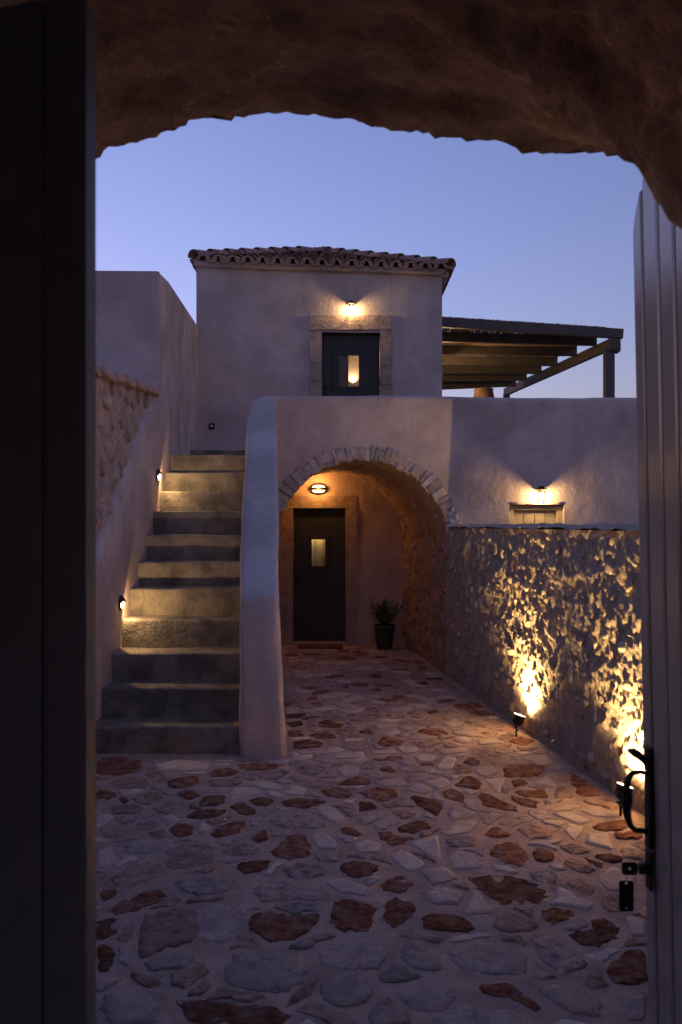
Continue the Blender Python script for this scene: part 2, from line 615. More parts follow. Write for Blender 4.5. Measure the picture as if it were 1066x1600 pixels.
# front end face (quads across the section, left to right)
half = 27
hn = (ns - 1) // 2
for j in range(hn - 1):
    faces.append((j, ns - 1 - j, ns - 2 - j, j + 1))
faces.append((hn - 1, hn + 1, hn))
obj('plaster_body', me_from('plaster_body', verts, faces, PLASTER2), parapet)

# ------------------------------------------------------------------ stone prototypes
def rock_me(name, mat, seed, flat=.6, sub=2):
    bm = bmesh.new()
    bmesh.ops.create_icosphere(bm, subdivisions=sub, radius=1.0)
    r = random.Random(seed)
    off = Vector((r.random() * 90, r.random() * 90, r.random() * 90))
    planes = []
    for _ in range(14):
        n = Vector((r.gauss(0, 1), r.gauss(0, 1), r.gauss(0, 1))).normalized()
        planes.append((n, r.uniform(.45, .85)))
    for v_ in bm.verts:
        c = v_.co
        for n, d in planes:
            e = c.dot(n) - d
            if e > 0:
                c -= n * e
        v_.co = c + noise.noise_vector(c * 2.2 + off) * .16
        v_.co.z *= flat
    me = bpy.data.meshes.new(name)
    bm.to_mesh(me); bm.free()
    me.materials.append(mat)
    me.polygons.foreach_set('use_smooth', [True] * len(me.polygons))
    return me

def poisson(n, w, h, dmin, tries=9000, seed=1, ok=None):
    r = random.Random(seed)
    pts = []
    for _ in range(tries):
        p = (r.uniform(0, w), r.uniform(0, h))
        if ok and not ok(*p):
            continue
        s = r.uniform(.75, 1.5)
        if all((p[0] - q[0]) ** 2 + (p[1] - q[1]) ** 2 > (dmin * .5 * (s + q[2])) ** 2 for q in pts):
            pts.append((p[0], p[1], s))
            if len(pts) >= n:
                break
    return pts

# ------------------------------------------------------------------ left wall along the stairs: rubble with a plaster band
leftw = thing('rubble_wall', 'warm rubble stone wall with plaster band rising along the stairs', 'wall', (XL, 6.7, 0))
def ledge(y):
    if y < 6.0:  # unseen stretch of wall lowered to let more sky light onto the floor
        return max(1.5, EYE + 1.225 - (6.0 - y) * 1.6)
    return EYE + 1.286 + (y - 6.7) * .087
def lw_pt(y, v_):
    z = -.05 + (ledge(y) + .05) * v_
    x = XL - .035 + .030 * fbm((0, y, z), 5, 3) + .016 * fbm((3, y, z), 15, 3)
    return Vector((x, y, z))
v, f = grid(seg([2.2, 5.5, 8.9], .03), lin(0, 1, 100), lw_pt)
obj('rubble_face', me_from('rubble_face', v, f, MORTARLW), leftw)
v, f = grid(lin(2.2, 8.9, 20), [0, 1], lambda y, s: Vector((XL - .03 - .5 * s, y, ledge(y) + .001)))
obj('wall_top', me_from('wall_top', v, f, MORTARLW), leftw)
# ledge stones capping the rubble
yy = 6.0
k = 0
while yy < 8.8:
    L = rng.uniform(.28, .5)
    me = box_me('coping_stone', (.16, min(L, 8.86 - yy) - .012, .06), MORTARLW, 0, .014, sub=3, seed=k, smooth=True)
    obj('coping_stone', me, leftw, Matrix.Translation((XL - .045, yy + L / 2, ledge(yy + L / 2) - .02)))
    yy += L; k += 1
def band(y):
    return EYE - .224 + .82 * (y - 6.68)
rp = [rock_me('stone', RUBBLELW, 100 + i) for i in range(12)]
n_l = 0
for (a, b, s) in poisson(95, 3.3, 3.4, .17, seed=4, ok=lambda a, b: band(5.6 + a) + .08 < b < ledge(5.6 + a) - .1):
    y, z = 5.6 + a, b
    sz = .085 * s
    m = Matrix.Translation((XL - .045, y, z)) @ Matrix.Rotation(R(90), 4, 'Y') @ Matrix.Rotation(rng.uniform(0, 6.28), 4, 'Z') @ Matrix.Diagonal((sz, sz * rng.uniform(.6, .95), sz * .8, 1))
    obj('stone', rng.choice(rp), leftw, m)
# plaster band following the stairs
def band_pt(y, s):
    zt = min(band(y), ledge(y) + .3)
    zz = [0.0, .06, .12, .2, .3, .4, .5, .6, .7, .8, .9, 1.0]
    if s <= 1:
        z = -.05 + (zt + .05) * s
        x = XL + .004 + .008 * fbm((1, y, z), 2, 3)
        if s > .93:
            x -= .02 * ((s - .93) / .07) ** 2
        z += .02 * fbm((9, y, 0), 3, 3) * s
        return Vector((x, y, z))
    return Vector((XL - .075, y, zt + .025 + .02 * fbm((9, y, 0), 3, 3)))
v, f = grid(seg([5.0, 8.9], .06), lin(0, 1, 46) + [1.1], band_pt)
obj('plaster_band', me_from('plaster_band', v, f, PLASTER), leftw)

# tall plastered block standing above the rubble wall
blockw = thing('plaster_block_wall', 'tall plain plaster wall block above the rubble wall beside the house', 'wall', (-2.6, 8.9, 0))
def bx(y):
    return XL + .004 - max(0, y - 9.4) * .070
def bt(y):
    return EYE + 2.80 + max(0, y - 8.86) * .08
def blk(y, j):
    path = [(-.02, 0), ] 
    return None
us = seg([8.88, 8.94, 12.7], .09)
path = [(0, z) for z in lin(0, 1, 44)]
def blk_pt(y, j):
    j = int(j)
    if j < 45:
        z = (bt(y) - .03) * j / 44
        w = .010 * fbm((1, y, z), 2, 3)
        return Vector((bx(y) + w - (.03 if y < 8.9 else 0), y, z))
    q = j - 45
    if q < 3:
        a = R(30 * (q + 1))
        return Vector((bx(y) - .03 + .03 * math.cos(a), y, bt(y) - .03 + .03 * math.sin(a)))
    return Vector((-4.6, y, bt(y) + .02))
v, f = grid(us, list(range(49)), blk_pt)
obj('side_face', me_from('side_face', v, f, PLASTER), blockw)
def blf(x, z):
    w = .012 * fbm((x, 0, z), 1.6, 3)
    return Vector((x, 8.875 + w + (.02 if x > XL - .01 else 0), z))
v, f = grid(seg([-4.6, XL - .03, XL], .07), lin(2.6, bt(8.86), 30), blf)
obj('front_face', me_from('front_face', v, f, PLASTER2), blockw)

# ------------------------------------------------------------------ terrace building with the vaulted porch
YW = 9.64
terr = thing('terrace_building', 'plastered terrace wall with a stone arched vault and parapet top', 'building', (1.2, YW, 0))
AX, AZ, AR = .247, EYE - .30, 1.075
def inside_arch(x, z, R_=AR):
    if z < AZ:
        return abs(x - AX) < R_
    return (x - AX) ** 2 + (z - AZ) ** 2 < R_ * R_
DX0, DX1, DZ = P(796, 795, YW).x, P(882, 795, YW).x, P(796, 788, YW).z
def ttop(x):
    return EYE + 1.553 - .008 * (x + .8) + .008 * math.sin(x * 2.1) - (.05 * max(0, (-.93 - x) / .1) ** 2 if x < -.93 else 0)
xs_ = seg([-1.03, AX - AR - .1, AX + AR + .1, DX0, DX1, 6.0], .05)
zcore = seg([0, AZ, DZ, EYE + 1.42], .05)
nz = len(zcore)
arc_n = 6
path_n = nz + arc_n + 3
def tw(x, j):
    j = int(j)
    wy = .014 * fbm((x, 2, zcore[min(j, nz - 1)]), 1.4, 3)
    zt = ttop(x); r = .06
    if j < nz:
        z = zcore[j]
        k = max(0, (z - 2.6) / (EYE + 1.42 - 2.6))
        z = z + (zt - r - (EYE + 1.42)) * k * k
        return Vector((x, YW + wy, z))
    q = j - nz
    if q < arc_n:
        a = R(90 * (q + 1) / arc_n)
        return Vector((x, YW + wy + r - r * math.cos(a), zt - r + r * math.sin(a) + .004 * fbm((x, 1, 1), 3)))
    if q == arc_n:
        return Vector((x, YW + .24, zt + .002))
    if q == arc_n + 1:
        return Vector((x, YW + .30, zt - .05))
    return Vector((x, YW + .30, TZ - .1))
verts = [tw(x, j) for x in xs_ for j in range(path_n)]
faces = []
delv, keepv = set(), set()
for i in range(len(xs_) - 1):
    for j in range(path_n - 1):
        q = (i * path_n + j, (i + 1) * path_n + j, (i + 1) * path_n + j + 1, i * path_n + j + 1)
        if j < nz - 1:
            xc, zc = (xs_[i] + xs_[i + 1]) / 2, (zcore[j] + zcore[j + 1]) / 2
            if inside_arch(xc, zc, AR + .02):
                delv.update(q); continue
            if DX0 < xc < DX1 and zc < DZ:
                continue
        faces.append(q); keepv.update(q)
for i in delv & keepv:   # pull the ragged edge of the hole onto the arch curve
    p = verts[i]
    if p.z > AZ:
        d = Vector((p.x - AX, p.z - AZ)); d = d.normalized() * (AR + .05)
        p.x, p.z = AX + d.x, AZ + d.y
    else:
        p.x = AX + (AR + .05) * (1 if p.x > AX else -1)
verts, faces = clean(verts, faces)
obj('front_wall', me_from('front_wall', verts, faces, PLASTER), terr)
box('end_face', (-1.045, YW + .05, 0), (-1.0, YW + .3, ttop(-1.03) - .06), PLASTER, terr, bevel=.01)
box('terrace_slab', (-.8, YW + .2, TZ - .12), (6.0, 19.5, TZ), CEMENT, terr, bevel=.01)
box('side_wall', (5.9, YW + .1, 0), (6.02, 19.5, TZ - .13), PLASTER, terr, bevel=.01)

# vault
def vx(y):
    return AX - (y - YW) * .142
def vault_pt(s, y):
    Rv = AR - .01
    Ltot = 2 * AZ + math.pi * Rv
    t = s * Ltot
    if t < AZ:
        p = Vector((-Rv, 0, t)); n = Vector((1, 0, 0))
    elif t < AZ + math.pi * Rv:
        a = math.pi - (t - AZ) / Rv
        p = Vector((Rv * math.cos(a), 0, AZ + Rv * math.sin(a))); n = Vector((-math.cos(a), 0, -math.sin(a)))
    else:
        p = Vector((Rv, 0, Ltot - t)); n = Vector((-1, 0, 0))
    p.x += vx(y); p.y = y
    side = 1 if p.x > vx(y) else .4
    a = side * (.030 * fbm(p, 4.5, 3) + .018 * fbm(p, 14, 3) + .006 * fbm(p, 40, 2))
    q = p + n * a
    if p.z < .06:
        q.z = p.z - .05
    return q
v, f = grid(lin(0, 1, 330), lin(YW + .03, 12.25, 130), vault_pt)
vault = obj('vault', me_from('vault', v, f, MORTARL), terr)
# vault stones poking out of the right side
rp2 = [rock_me('stone', RUBBLEW, 200 + i) for i in range(8)]
for (a, b, s) in poisson(70, 2.4, 1.9, .17, seed=9):
    y, z = YW + .12 + a, .06 + b
    if z > AZ:
        an = (z - AZ) / AR
        p = Vector((vx(y) + AR * math.cos(an), y, AZ + AR * math.sin(an))); ang = an
    else:
        p = Vector((vx(y) + AR, y, z)); ang = 0
    sz = .075 * s
    m = Matrix.Translation(p) @ Matrix.Rotation(-ang, 4, 'Y') @ Matrix.Rotation(R(-90), 4, 'Y') @ Matrix.Rotation(rng.uniform(0, 6.28), 4, 'Z') @ Matrix.Diagonal((sz, sz * .7, sz * .75, 1))
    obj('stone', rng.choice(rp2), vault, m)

# rough mortar ring the arch stones sit in
def ring_pt(a, r):
    L = 2.2
    if a < 0:
        p = Vector((AX + r, YW, AZ + a * L))
    elif a > math.pi:
        p = Vector((AX - r, YW, AZ - (a - math.pi) * L))
    else:
        p = Vector((AX + r * math.cos(a), YW, AZ + r * math.sin(a)))
    p.y += .018 + .022 * fbm(p, 9, 3) + .010 * fbm(p, 28, 2)
    if r > AR + .2:
        p.y = YW + .012
    return p
v, f = grid(lin(-AZ / 2.2, math.pi + AZ / 2.2, 260), lin(AR - .012, AR + .21, 14), ring_pt)
obj('arch_mortar', me_from('arch_mortar', v, f, MORTAR), terr)
# voussoirs of the arch ring
vp = [box_me('voussoir', (1, 1, 1), VOUSS, 0, .19, sub=4, seed=300 + i, smooth=True) for i in range(12)]
an = R(-2)
while an < R(182):
    w = rng.uniform(.045, .11)
    h = rng.uniform(.15, .20)
    a = an + w / 2 / (AR + .08)
    rr = AR - .015 + h / 2
    m = Matrix.Translation((AX + rr * math.cos(a), YW + .088 + rng.uniform(-.008, .008), AZ + rr * math.sin(a))) @ Matrix.Rotation(-a + R(rng.uniform(-4, 4)), 4, 'Y') @ Matrix.Diagonal((h, .19, w * 1.0, 1))
    obj('voussoir', rng.choice(vp), terr, m)
    an += w / (AR + .08)
z = AZ - .03
while z > .05:
    hh = rng.uniform(.07, .17)
    for sd in (1, -1):
        w = rng.uniform(.10, .17)
        m = Matrix.Translation((AX + sd * (AR - .02 + w / 2), YW + .09 + rng.uniform(-.008, .008), z - hh / 2)) @ Matrix.Rotation(R(rng.uniform(-6, 6)), 4, 'Y') @ Matrix.Diagonal((w, .2, hh * .92, 1))
        obj('jamb_stone', rng.choice(vp), terr, m)
    z -= hh

# back wall of the vault with its door opening
YB = 12.2
bdx0, bdx1 = P(458, 0, YB).x, P(540, 0, YB).x
bdz = P(0, 794, YB).z
def bw(x, z):
    return Vector((x, YB + .010 * fbm((x, 7, z), 2, 3), z))
xs_ = seg([-1.4, bdx0, bdx1, 1.2], .06)
v, f = grid(xs_, seg([-.03, bdz, 2.75], .06), bw, lambda x, z: not (bdx0 < x < bdx1 and z < bdz))
obj('vault_back_wall', me_from('vault_back_wall', v, f, PLASTER), terr)

def stone_block(px0, py0, px1, py1, y, depth, parent, name, k, proud=.02, mat=FRAME):
    a, b = P(px0, py1, y), P(px1, py0, y)
    sx, sz = b.x - a.x, b.z - a.z
    me = box_me(name, (sx - .006, depth, sz - .006), mat, 0, .010, sub=4, seed=k, smooth=True)
    me.polygons.foreach_set('use_smooth', [False] * len(me.polygons))
    return obj(name, me, parent, Matrix.Translation(((a.x + b.x) / 2, y + depth / 2 - proud, (a.z + b.z) / 2)))

for k, (a, b, c, d) in enumerate([(440, 794, 458, 862), (440, 862, 458, 942), (440, 942, 458, 1007),
                                  (540, 794, 558, 846), (540, 846, 558, 940), (540, 940, 558, 1007)]):
    stone_block(a, b, c, d, YB, .16, terr, 'jamb_stone', 400 + k)
stone_block(440, 774, 558, 794, YB, .16, terr, 'lintel_stone', 410, .016)
box('threshold', (bdx0 - .05, YB - .06, -.02), (bdx1 + .05, YB + .2, .045), FRAME, terr, bevel=.01)

def plank_door(name, x0, x1, z0, z1, y, mat, parent, nb, win=None, fw=None, handle=None, glow=None, glass=True):
    """one hinged leaf: boards, window with frame and pane, lever handle"""
    lf = obj(name, box_me(name, (x1 - x0 - .006, .03, z1 - z0 - .004), mat, .002), parent,
             Matrix.Translation(((x0 + x1) / 2, y + .045, (z0 + z1) / 2)))
    if win:   # cut a real window opening into the leaf: rebuild from four pieces
        me = lf.data
        bm = bmesh.new()
        wx0, wx1, wz0, wz1 = win
        for lo, hi in (((x0 + .003, z0), (wx0, z1)), ((wx1, z0), (x1 - .003, z1)), ((wx0, z0), (wx1, wz0)), ((wx0, wz1), (wx1, z1))):
            r = bmesh.ops.create_cube(bm, size=1.0)
            for v_ in r['verts']:
                v_.co = Vector(((lo[0] + hi[0]) / 2 + v_.co.x * (hi[0] - lo[0]) - (x0 + x1) / 2, v_.co.y * .03,
                                (lo[1] + hi[1]) / 2 + v_.co.z * (hi[1] - lo[1]) - (z0 + z1) / 2))
        bm.to_mesh(me); bm.free()
    bw_ = (x1 - x0 - .01) / nb
    for i in range(nb):
        a = x0 + .005 + bw_ * i
        spans = [(z0 + .004, z1 - .004)]
        if win and a + bw_ > win[0] - .02 and a < win[1] + .02:
            spans = [(z0 + .004, win[2] - .02), (win[3] + .02, z1 - .004)]
        for s0, s1 in spans:
            box('board', (a + .001, y + .012, s0), (a + bw_ - .001, y + .029, s1), mat, lf, bevel=.0015)
    if win:
        wx0, wx1, wz0, wz1 = win
        t, t2 = fw
        for (o0, o1, yy0) in ((t2, t, y + .004), (t, 0, y - .008)):
            for lo, hi in (((wx0 - o0, wz0 - o0), (wx0 - o1, wz1 + o0)), ((wx1 + o1, wz0 - o0), (wx1 + o0, wz1 + o0)),
                           ((wx0 - o1, wz0 - o0), (wx1 + o1, wz0 - o1)), ((wx0 - o1, wz1 + o1), (wx1 + o1, wz1 + o0))):
                box('window_frame', (lo[0], yy0, lo[1]), (hi[0], y + .03, hi[1]), mat, lf, bevel=.003)
        box('pane', (wx0, y + .030, wz0), (wx1, y + .036, wz1), GLASS, lf, bevel=0)
    if handle:
        hx, hz, sgn = handle
        v_, f_ = tube([(hx, y + .02, hz), (hx, y - .045, hz), (hx + sgn * .015, y - .055, hz), (hx + sgn * .12, y - .055, hz - .004)], .010, 8)
        obj('handle', me_from('handle', v_, f_, IRON), lf)
        box('lock_plate', (hx - .018, y - .001, hz - .14), (hx + .018, y + .012, hz + .05), IRON, lf, bevel=.004)
    return lf

pw = P(487, 885, YB), P(508, 843, YB)
ldoor = plank_door('door', bdx0, bdx1, .045, bdz, YB + .05, DARKDOOR, terr, 7,
                   (pw[0].x, pw[1].x, pw[0].z, pw[1].z), (.028, .06), (bdx0 + .06, P(0, 903, YB).z, 1))
# curtain hanging behind the lower pane, lit by the room
def cur(x, z):
    return Vector((x, YB + .32 + .012 * math.sin(x * 70) + .006 * math.sin(x * 31), z))
v, f = grid(lin(pw[0].x - .12, pw[1].x + .12, 50), lin(pw[0].z - .2, pw[1].z + .15, 4), cur)
obj('curtain', me_from('curtain', v, f, CURTAIN), ldoor)
room_b = thing('porch_room_lamp', 'lamp glowing inside the room behind the porch door window', 'lamp', (-.3, 12.9, 1.5))
box('shade', (-.42, 12.95, 1.55), (-.22, 13.1, 1.75), ROOMW, room_b, bevel=.02)
lamp_light('bulb_light', ((pw[0].x + pw[1].x) / 2, YB + .2, pw[1].z + .12), 2.2, (1, .66, .26), .03, room_b)
# closed room behind the porch door so no sky leaks in
def room(name, x0, x1, y0, y1, z0, z1, mat, parent):
    vv = [(x0, y0, z0), (x1, y0, z0), (x1, y1, z0), (x0, y1, z0), (x0, y0, z1), (x1, y0, z1), (x1, y1, z1), (x0, y1, z1)]
    ff = [(0, 1, 2, 3), (4, 5, 6, 7), (1, 2, 6, 5), (2, 3, 7, 6), (3, 0, 4, 7)]
    return obj(name, me_from(name, vv, ff, mat, False), parent)
room('inner_room', -1.5, 1.3, YB + .02, 15, -.02, 2.74, ROOMW, terr)

# side-yard door under the small lantern
sd = thing('yard_door', 'beige boarded door top showing over the rubble wall', 'door', ((DX0 + DX1) / 2, YW, 0))
box('reveal', (DX0 - .004, YW - .002, DZ - .006), (DX1 + .004, YW + .17, DZ + .03), PLASTER, sd, bevel=.004)
for a, b in ((DX0 - .03, DX0 + .004), (DX1 - .004, DX1 + .03)):
    box('reveal', (a, YW + .006, -.02), (b, YW + .17, DZ - .006), PLASTER, sd, bevel=.004)
for a, b, c, d in ((DX0 + .004, DX0 + .07, 0, DZ - .07), (DX1 - .07, DX1 - .004, 0, DZ - .07), (DX0 + .004, DX1 - .004, DZ - .07, DZ - .006)):
    box('frame', (a, YW + .07, c), (b, YW + .16, d), BEIGEDOOR, sd, bevel=.006)
for i in range(4):
    w = (DX1 - DX0 - .14) / 4
    box('board', (DX0 + .07 + i * w + .003, YW + .12, .02), (DX0 + .07 + (i + 1) * w - .003, YW + .15, DZ - .075), BEIGEDOOR, sd, bevel=.004)
me = box_me('lintel_ledge', (DX1 - DX0 - .01, .05, .03), PLASTER, 0, .012, sub=5, seed=77, smooth=True)
obj('lintel_ledge', me, sd, Matrix.Translation(((DX0 + DX1) / 2, YW + .018, DZ + .012)))

# ------------------------------------------------------------------ house on the terrace
YH = 12.5
HX0, HX1 = P(307, 0, YH).x, P(691, 0, YH).x
house = thing('upper_house', 'small plaster house on the terrace with hipped clay tile roof', 'house', (-.35, YH, TZ))
hz0, hz1 = step_z[-1][1] - .1, EYE + 4.10
udx0, udx1 = P(503, 0, YH).x, P(594, 0, YH).x
udz = P(0, 517, YH).z
def htop(x):
    t = (x - HX0) / (HX1 - HX0)
    return EYE + 4.10 - .11 * t
def hw(x, z):
    t = (z - hz0) / (hz1 - hz0)
    w = .014 * fbm((x, 4, z), 1.2, 3)
    zz = z + (htop(x) - hz1) * max(0, t - .5) * 2
    return Vector((x, YH + w, zz))
xs_ = seg([HX0, udx0, udx1, HX1], .07)
v, f = grid(xs_, seg([hz0, udz, hz1], .07), hw, lambda x, z: not (udx0 < x < udx1 and z < udz))
obj('front_wall', me_from('front_wall', v, f, PLASTER2), house)
HY1 = 16.4
for sx in (HX0, HX1):
    v, f = grid(lin(YH, HY1, 30), lin(hz0, htop(sx), 20), lambda y, z, sx=sx: Vector((sx + (.012 * fbm((sx, y, z), 1.2, 3) if y > YH + .05 else 0), y, z)))
    obj('side_wall', me_from('side_wall', v, f, PLASTER2), house)
v, f = grid([HX0, HX1], [hz0, hz1], lambda x, z: Vector((x, HY1, z)))
obj('rear_wall', me_from('rear_wall', v, f, PLASTER2), house)
v, f = grid([HX0, HX1], [YH + .01, HY1], lambda x, y: Vector((x, y, htop(x) - .02)))
obj('ceiling', me_from('ceiling', v, f, ROOMW), house)
v, f = grid([HX0, HX1], [YH + .14, HY1], lambda x, y: Vector((x, y, EYE + 1.06)))
obj('inner_floor', me_from('inner_floor', v, f, WOOD), house)
for k, (a, b, c, d) in enumerate([(485, 516, 503, 568), (485, 568, 503, 597), (485, 597, 503, 640),
                                  (594, 516, 613, 571), (594, 571, 612, 601), (594, 601, 613, 640)]):
    stone_block(a, b, c, d, YH, .18, house, 'jamb_stone', 500 + k)
stone_block(484, 493, 612, 516, YH, .18, house, 'lintel_stone', 510, .03)
uw = P(530, 602, YH), P(561, 553, YH)
udoor = plank_door('door', udx0, udx1, EYE + 1.06, udz, YH + .09, DARKDOOR, house, 7,
                   (uw[0].x, uw[1].x, uw[0].z, uw[1].z), (.035, .085), (udx0 + .06, P(0, 603, YH).z, 1))
# the lit room seen through the pane: partition wall, beams, wall washer
box('partition', (.12, 13.4, EYE + 1.07), (HX1 - .02, 13.5, htop(.5) - .03), ROOMW, house, bevel=.005)
for i in range(3):
    beam('ceiling_beam', (HX0 + .02, 13.2 + .55 * i, EYE + 3.0), (.0, 13.2 + .55 * i, EYE + 3.06), .12, .16, WOOD, house)
washer = thing('room_wall_washer', 'small uplight glowing on the room wall behind the upper door pane', 'lamp', (.22, 14.1, EYE + 2.2))
box('housing', (.18, 13.33, EYE + 2.27), (.22, 13.395, EYE + 2.30), BRONZE, washer, bevel=.006)
lamp_light('bulb_light', (.20, 13.35, EYE + 2.33), 12.0, (1, .66, .34), .01, washer, 120, (0, .06, 1), 1.0)
lamp_light('room_light', (.6, 12.95, EYE + 2.75), 5.0, (1, .58, .27), .08, washer)

# roof
roof = obj('roof', None, house) if False else None
OV = .06
ex0, ex1, ey0, ey1 = HX0 + .02, HX1 + .07, YH - OV, HY1 + OV
def eave(x):
    t = (x - ex0) / (ex1 - ex0)
    return EYE + 4.085 - .125 * t + .012 * math.sin(x * 3.0)
apx = Vector(((ex0 + ex1) / 2 - .18, (ey0 + ey1) / 2, EYE + 4.84))
c00, c10 = Vector((ex0, ey0, eave(ex0))), Vector((ex1, ey0, eave(ex1)))
c11, c01 = Vector((ex1, ey1, eave(ex1))), Vector((ex0, ey1, eave(ex0)))
roof = obj('roof', me_from('roof', [c00, c10, c11, c01, apx, ] + [c + Vector((0, 0, -.05)) for c in (c00, c10, c11, c01)],
           [(0, 1, 4), (1, 2, 4), (2, 3, 4), (3, 0, 4), (5, 6, 7, 8), (0, 1, 6, 5), (1, 2, 7, 6), (2, 3, 8, 7), (3, 0, 5, 8)], TILE, False), house)
def tile_me(name, L, r0, r1, mats, thick=.014, mouth=True):
    """half barrel tile lying along +Y, wide mouth at y=0"""
    n = 8
    verts, faces = [], []
    for (y, r) in ((0, r0), (L, r1)):
        for rr in (r, r - thick):
            for i in range(n + 1):
                a = math.pi * i / n
                verts.append((rr * math.cos(a), y, rr * .85 * math.sin(a)))
    m_ = n + 1
    mi = []
    for i in range(n):
        faces.append((i, i + 1, 2 * m_ + i + 1, 2 * m_ + i)); mi.append(0)
        faces.append((m_ + i + 1, m_ + i, 3 * m_ + i, 3 * m_ + i + 1)); mi.append(0)
        faces.append((i + 1, i, m_ + i, m_ + i + 1)); mi.append(1)
        faces.append((2 * m_ + i, 2 * m_ + i + 1, 3 * m_ + i + 1, 3 * m_ + i)); mi.append(0)
    me = bpy.data.meshes.new(name)
    me.from_pydata(verts, [], faces)
    for mm in mats:
        me.materials.append(mm)
    for p, k in zip(me.polygons, mi):
        p.material_index = min(k, len(mats) - 1)
        p.use_smooth = (k == 0)
    me.update()
    return me
cover = tile_me('tile', .44, .100, .080, [TILE])
cover_e = tile_me('tile', .44, .104, .080, [TILE, TILEEND], .03)
pan = tile_me('pan_tile', .44, .088, .100, [TILE])
pan_e = tile_me('pan_tile', .44, .088, .100, [TILE, TILEEND], .03)
hip_t = tile_me('hip_tile', .42, .125, .095, [TILE])
def lay(c0, c1, ap, ncol, limit=None):
    ux = (c1 - c0); Lx = ux.length; ux.normalize()
    mid = ap - c0
    up = (mid - ux * mid.dot(ux)); H = up.length; up.normalize()
    nn = ux.cross(up).normalized()
    ax_ = mid.dot(ux)
    sp = Lx / ncol
    bas = Matrix((ux, up, nn)).transposed().to_4x4()
    for i in range(ncol):
        for kind in (0, 1):
            x = (i + (.5 if kind == 0 else 1.0)) * sp
            if kind and i == ncol - 1:
                continue
            run = H * (x / ax_ if x < ax_ else (Lx - x) / (Lx - ax_))
            k = 0
            y = -.10
            while y < run - .12:
                p = c0 + ux * (x + rng.uniform(-.008, .008)) + up * y + nn * (.030 if kind == 0 else .075)
                rot = Matrix.Rotation(R(rng.uniform(-2, 2)), 4, 'Z') @ Matrix.Rotation(R(-3.2), 4, 'X')
                if kind == 0:
                    me = cover_e if k == 0 else cover
                    obj('tile', me, roof, Matrix.Translation(p) @ bas @ rot)
                else:
                    rot = Matrix.Rotation(R(-2), 4, 'X') @ Matrix.Rotation(R(180), 4, 'Y')
                    obj('pan_tile', pan_e if k == 0 else pan, roof, Matrix.Translation(p) @ bas @ rot)
                y += .36; k += 1
lay(c00, c10, apx, 17)
lay(c10, c11, apx, 17)
lay(c01, c00, apx, 16)
for c in (c00, c10, c11, c01):
    d = (apx - c); L = d.length; d.normalize()
    sx = d.cross(Vector((0, 0, 1))).normalized()
    up = sx.cross(d)
    bas = Matrix((sx, d, up)).transposed().to_4x4()
    y = -.06
    while y < L - .1:
        p = c + d * y + up * .075
        obj('hip_tile', hip_t, roof, Matrix.Translation(p) @ bas @ Matrix.Rotation(R(-3), 4, 'X'))
        y += .345
# plaster under-eave moulding and corner bracket on the right
beam('eave_bed', (HX0 - .02, YH - .045, eave(HX0) - .03), (HX1 + .02, YH - .045, eave(HX1) - .03), .085, .085, PLASTER2, house, bevel=.012)
beam('eave_bed', (HX1 + .05, YH - .03, eave(HX1) - .065), (HX1 + .05, HY1, eave(HX1) - .065), .1, .07, PLASTER2, house, bevel=.015)

# ------------------------------------------------------------------ rubble wall on the right
rw = thing('courtyard_rubble_wall', 'rough rubble stone wall on the right, raked by two ground spotlights', 'wall', (1.6, 7, 0))
def wx(y):
    return 2.603 - .1352 * y
wd = Vector((-.1352, 1, 0)).normalized()
wnrm = Vector((-1, -.1352, 0)).normalized()
WTOP = EYE - .03
def ridge(p, s):
    return 1 - abs(noise.noise(Vector(p) * s)) * 2
def chips(p, sc, seed):
    """irregular stone facets: every cell its own height and tilt, dropping to mortar at the joints"""
    q = p * sc + noise.noise_vector(p * sc * .9 + Vector((seed, 0, 0))) * .45
    d, c = noise.voronoi(q)
    h = noise.cell(c[0] * 7.3 + Vector((seed, 1, 2)))
    tl = noise.cell_vector(c[0] * 3.1 + Vector((seed, 5, 8))) - Vector((.5, .5, .5))
    e = min(1, (d[1] - d[0]) * 4.0)
    return e * (max(0, h - .3) * 1.4 + .9 * tl.dot(q - c[0]))
def rw_pt(y, s):
    z = -.05 + (WTOP + .03) * s
    p = Vector((wx(y), y, z))
    env = min(1, max(0, (z) / .12)) * min(1, (WTOP - z) / .06 + .25)
    near = 1.0
    big = max(0, min(1, .5 + 1.4 * fbm(p + Vector((3, 1, 4)), 1.3, 2)))
    a = .020 * fbm(p, 5, 3) + .030 * big * chips(p, 6.5, 3) + .017 * chips(p, 15, 11) + .010 * fbm(p, 38, 2)
    return p + wnrm * a * (.2 + .8 * env)
v, f = grid(seg([2.3, 4.9, 9.75], .014), lin(0, 1, 130), rw_pt)
obj('mortar_face', me_from('mortar_face', v, f, MORTAR), rw)
def cap_pt(y, s):
    x = wx(y) - .03 + .46 * s
    return Vector((x, y, WTOP - .012 + .035 * math.sin(math.pi * min(1, s * 1.0)) ** .5 + .022 * fbm((x, y, 2), 5, 4)))
v, f = grid(seg([2.3, 9.75], .04), lin(0, 1, 12), cap_pt)
obj('mortar_cap', me_from('mortar_cap', v, f, MORTAR), rw)
v, f = grid(lin(2.3, 9.6, 20), lin(-.05, WTOP, 4), lambda y, z: Vector((wx(y) + .42, y, z)))
obj('yard_face', me_from('yard_face', v, f, MORTAR), rw)
rp3 = [rock_me('stone', RUBBLE, 600 + i, .6) for i in range(16)]
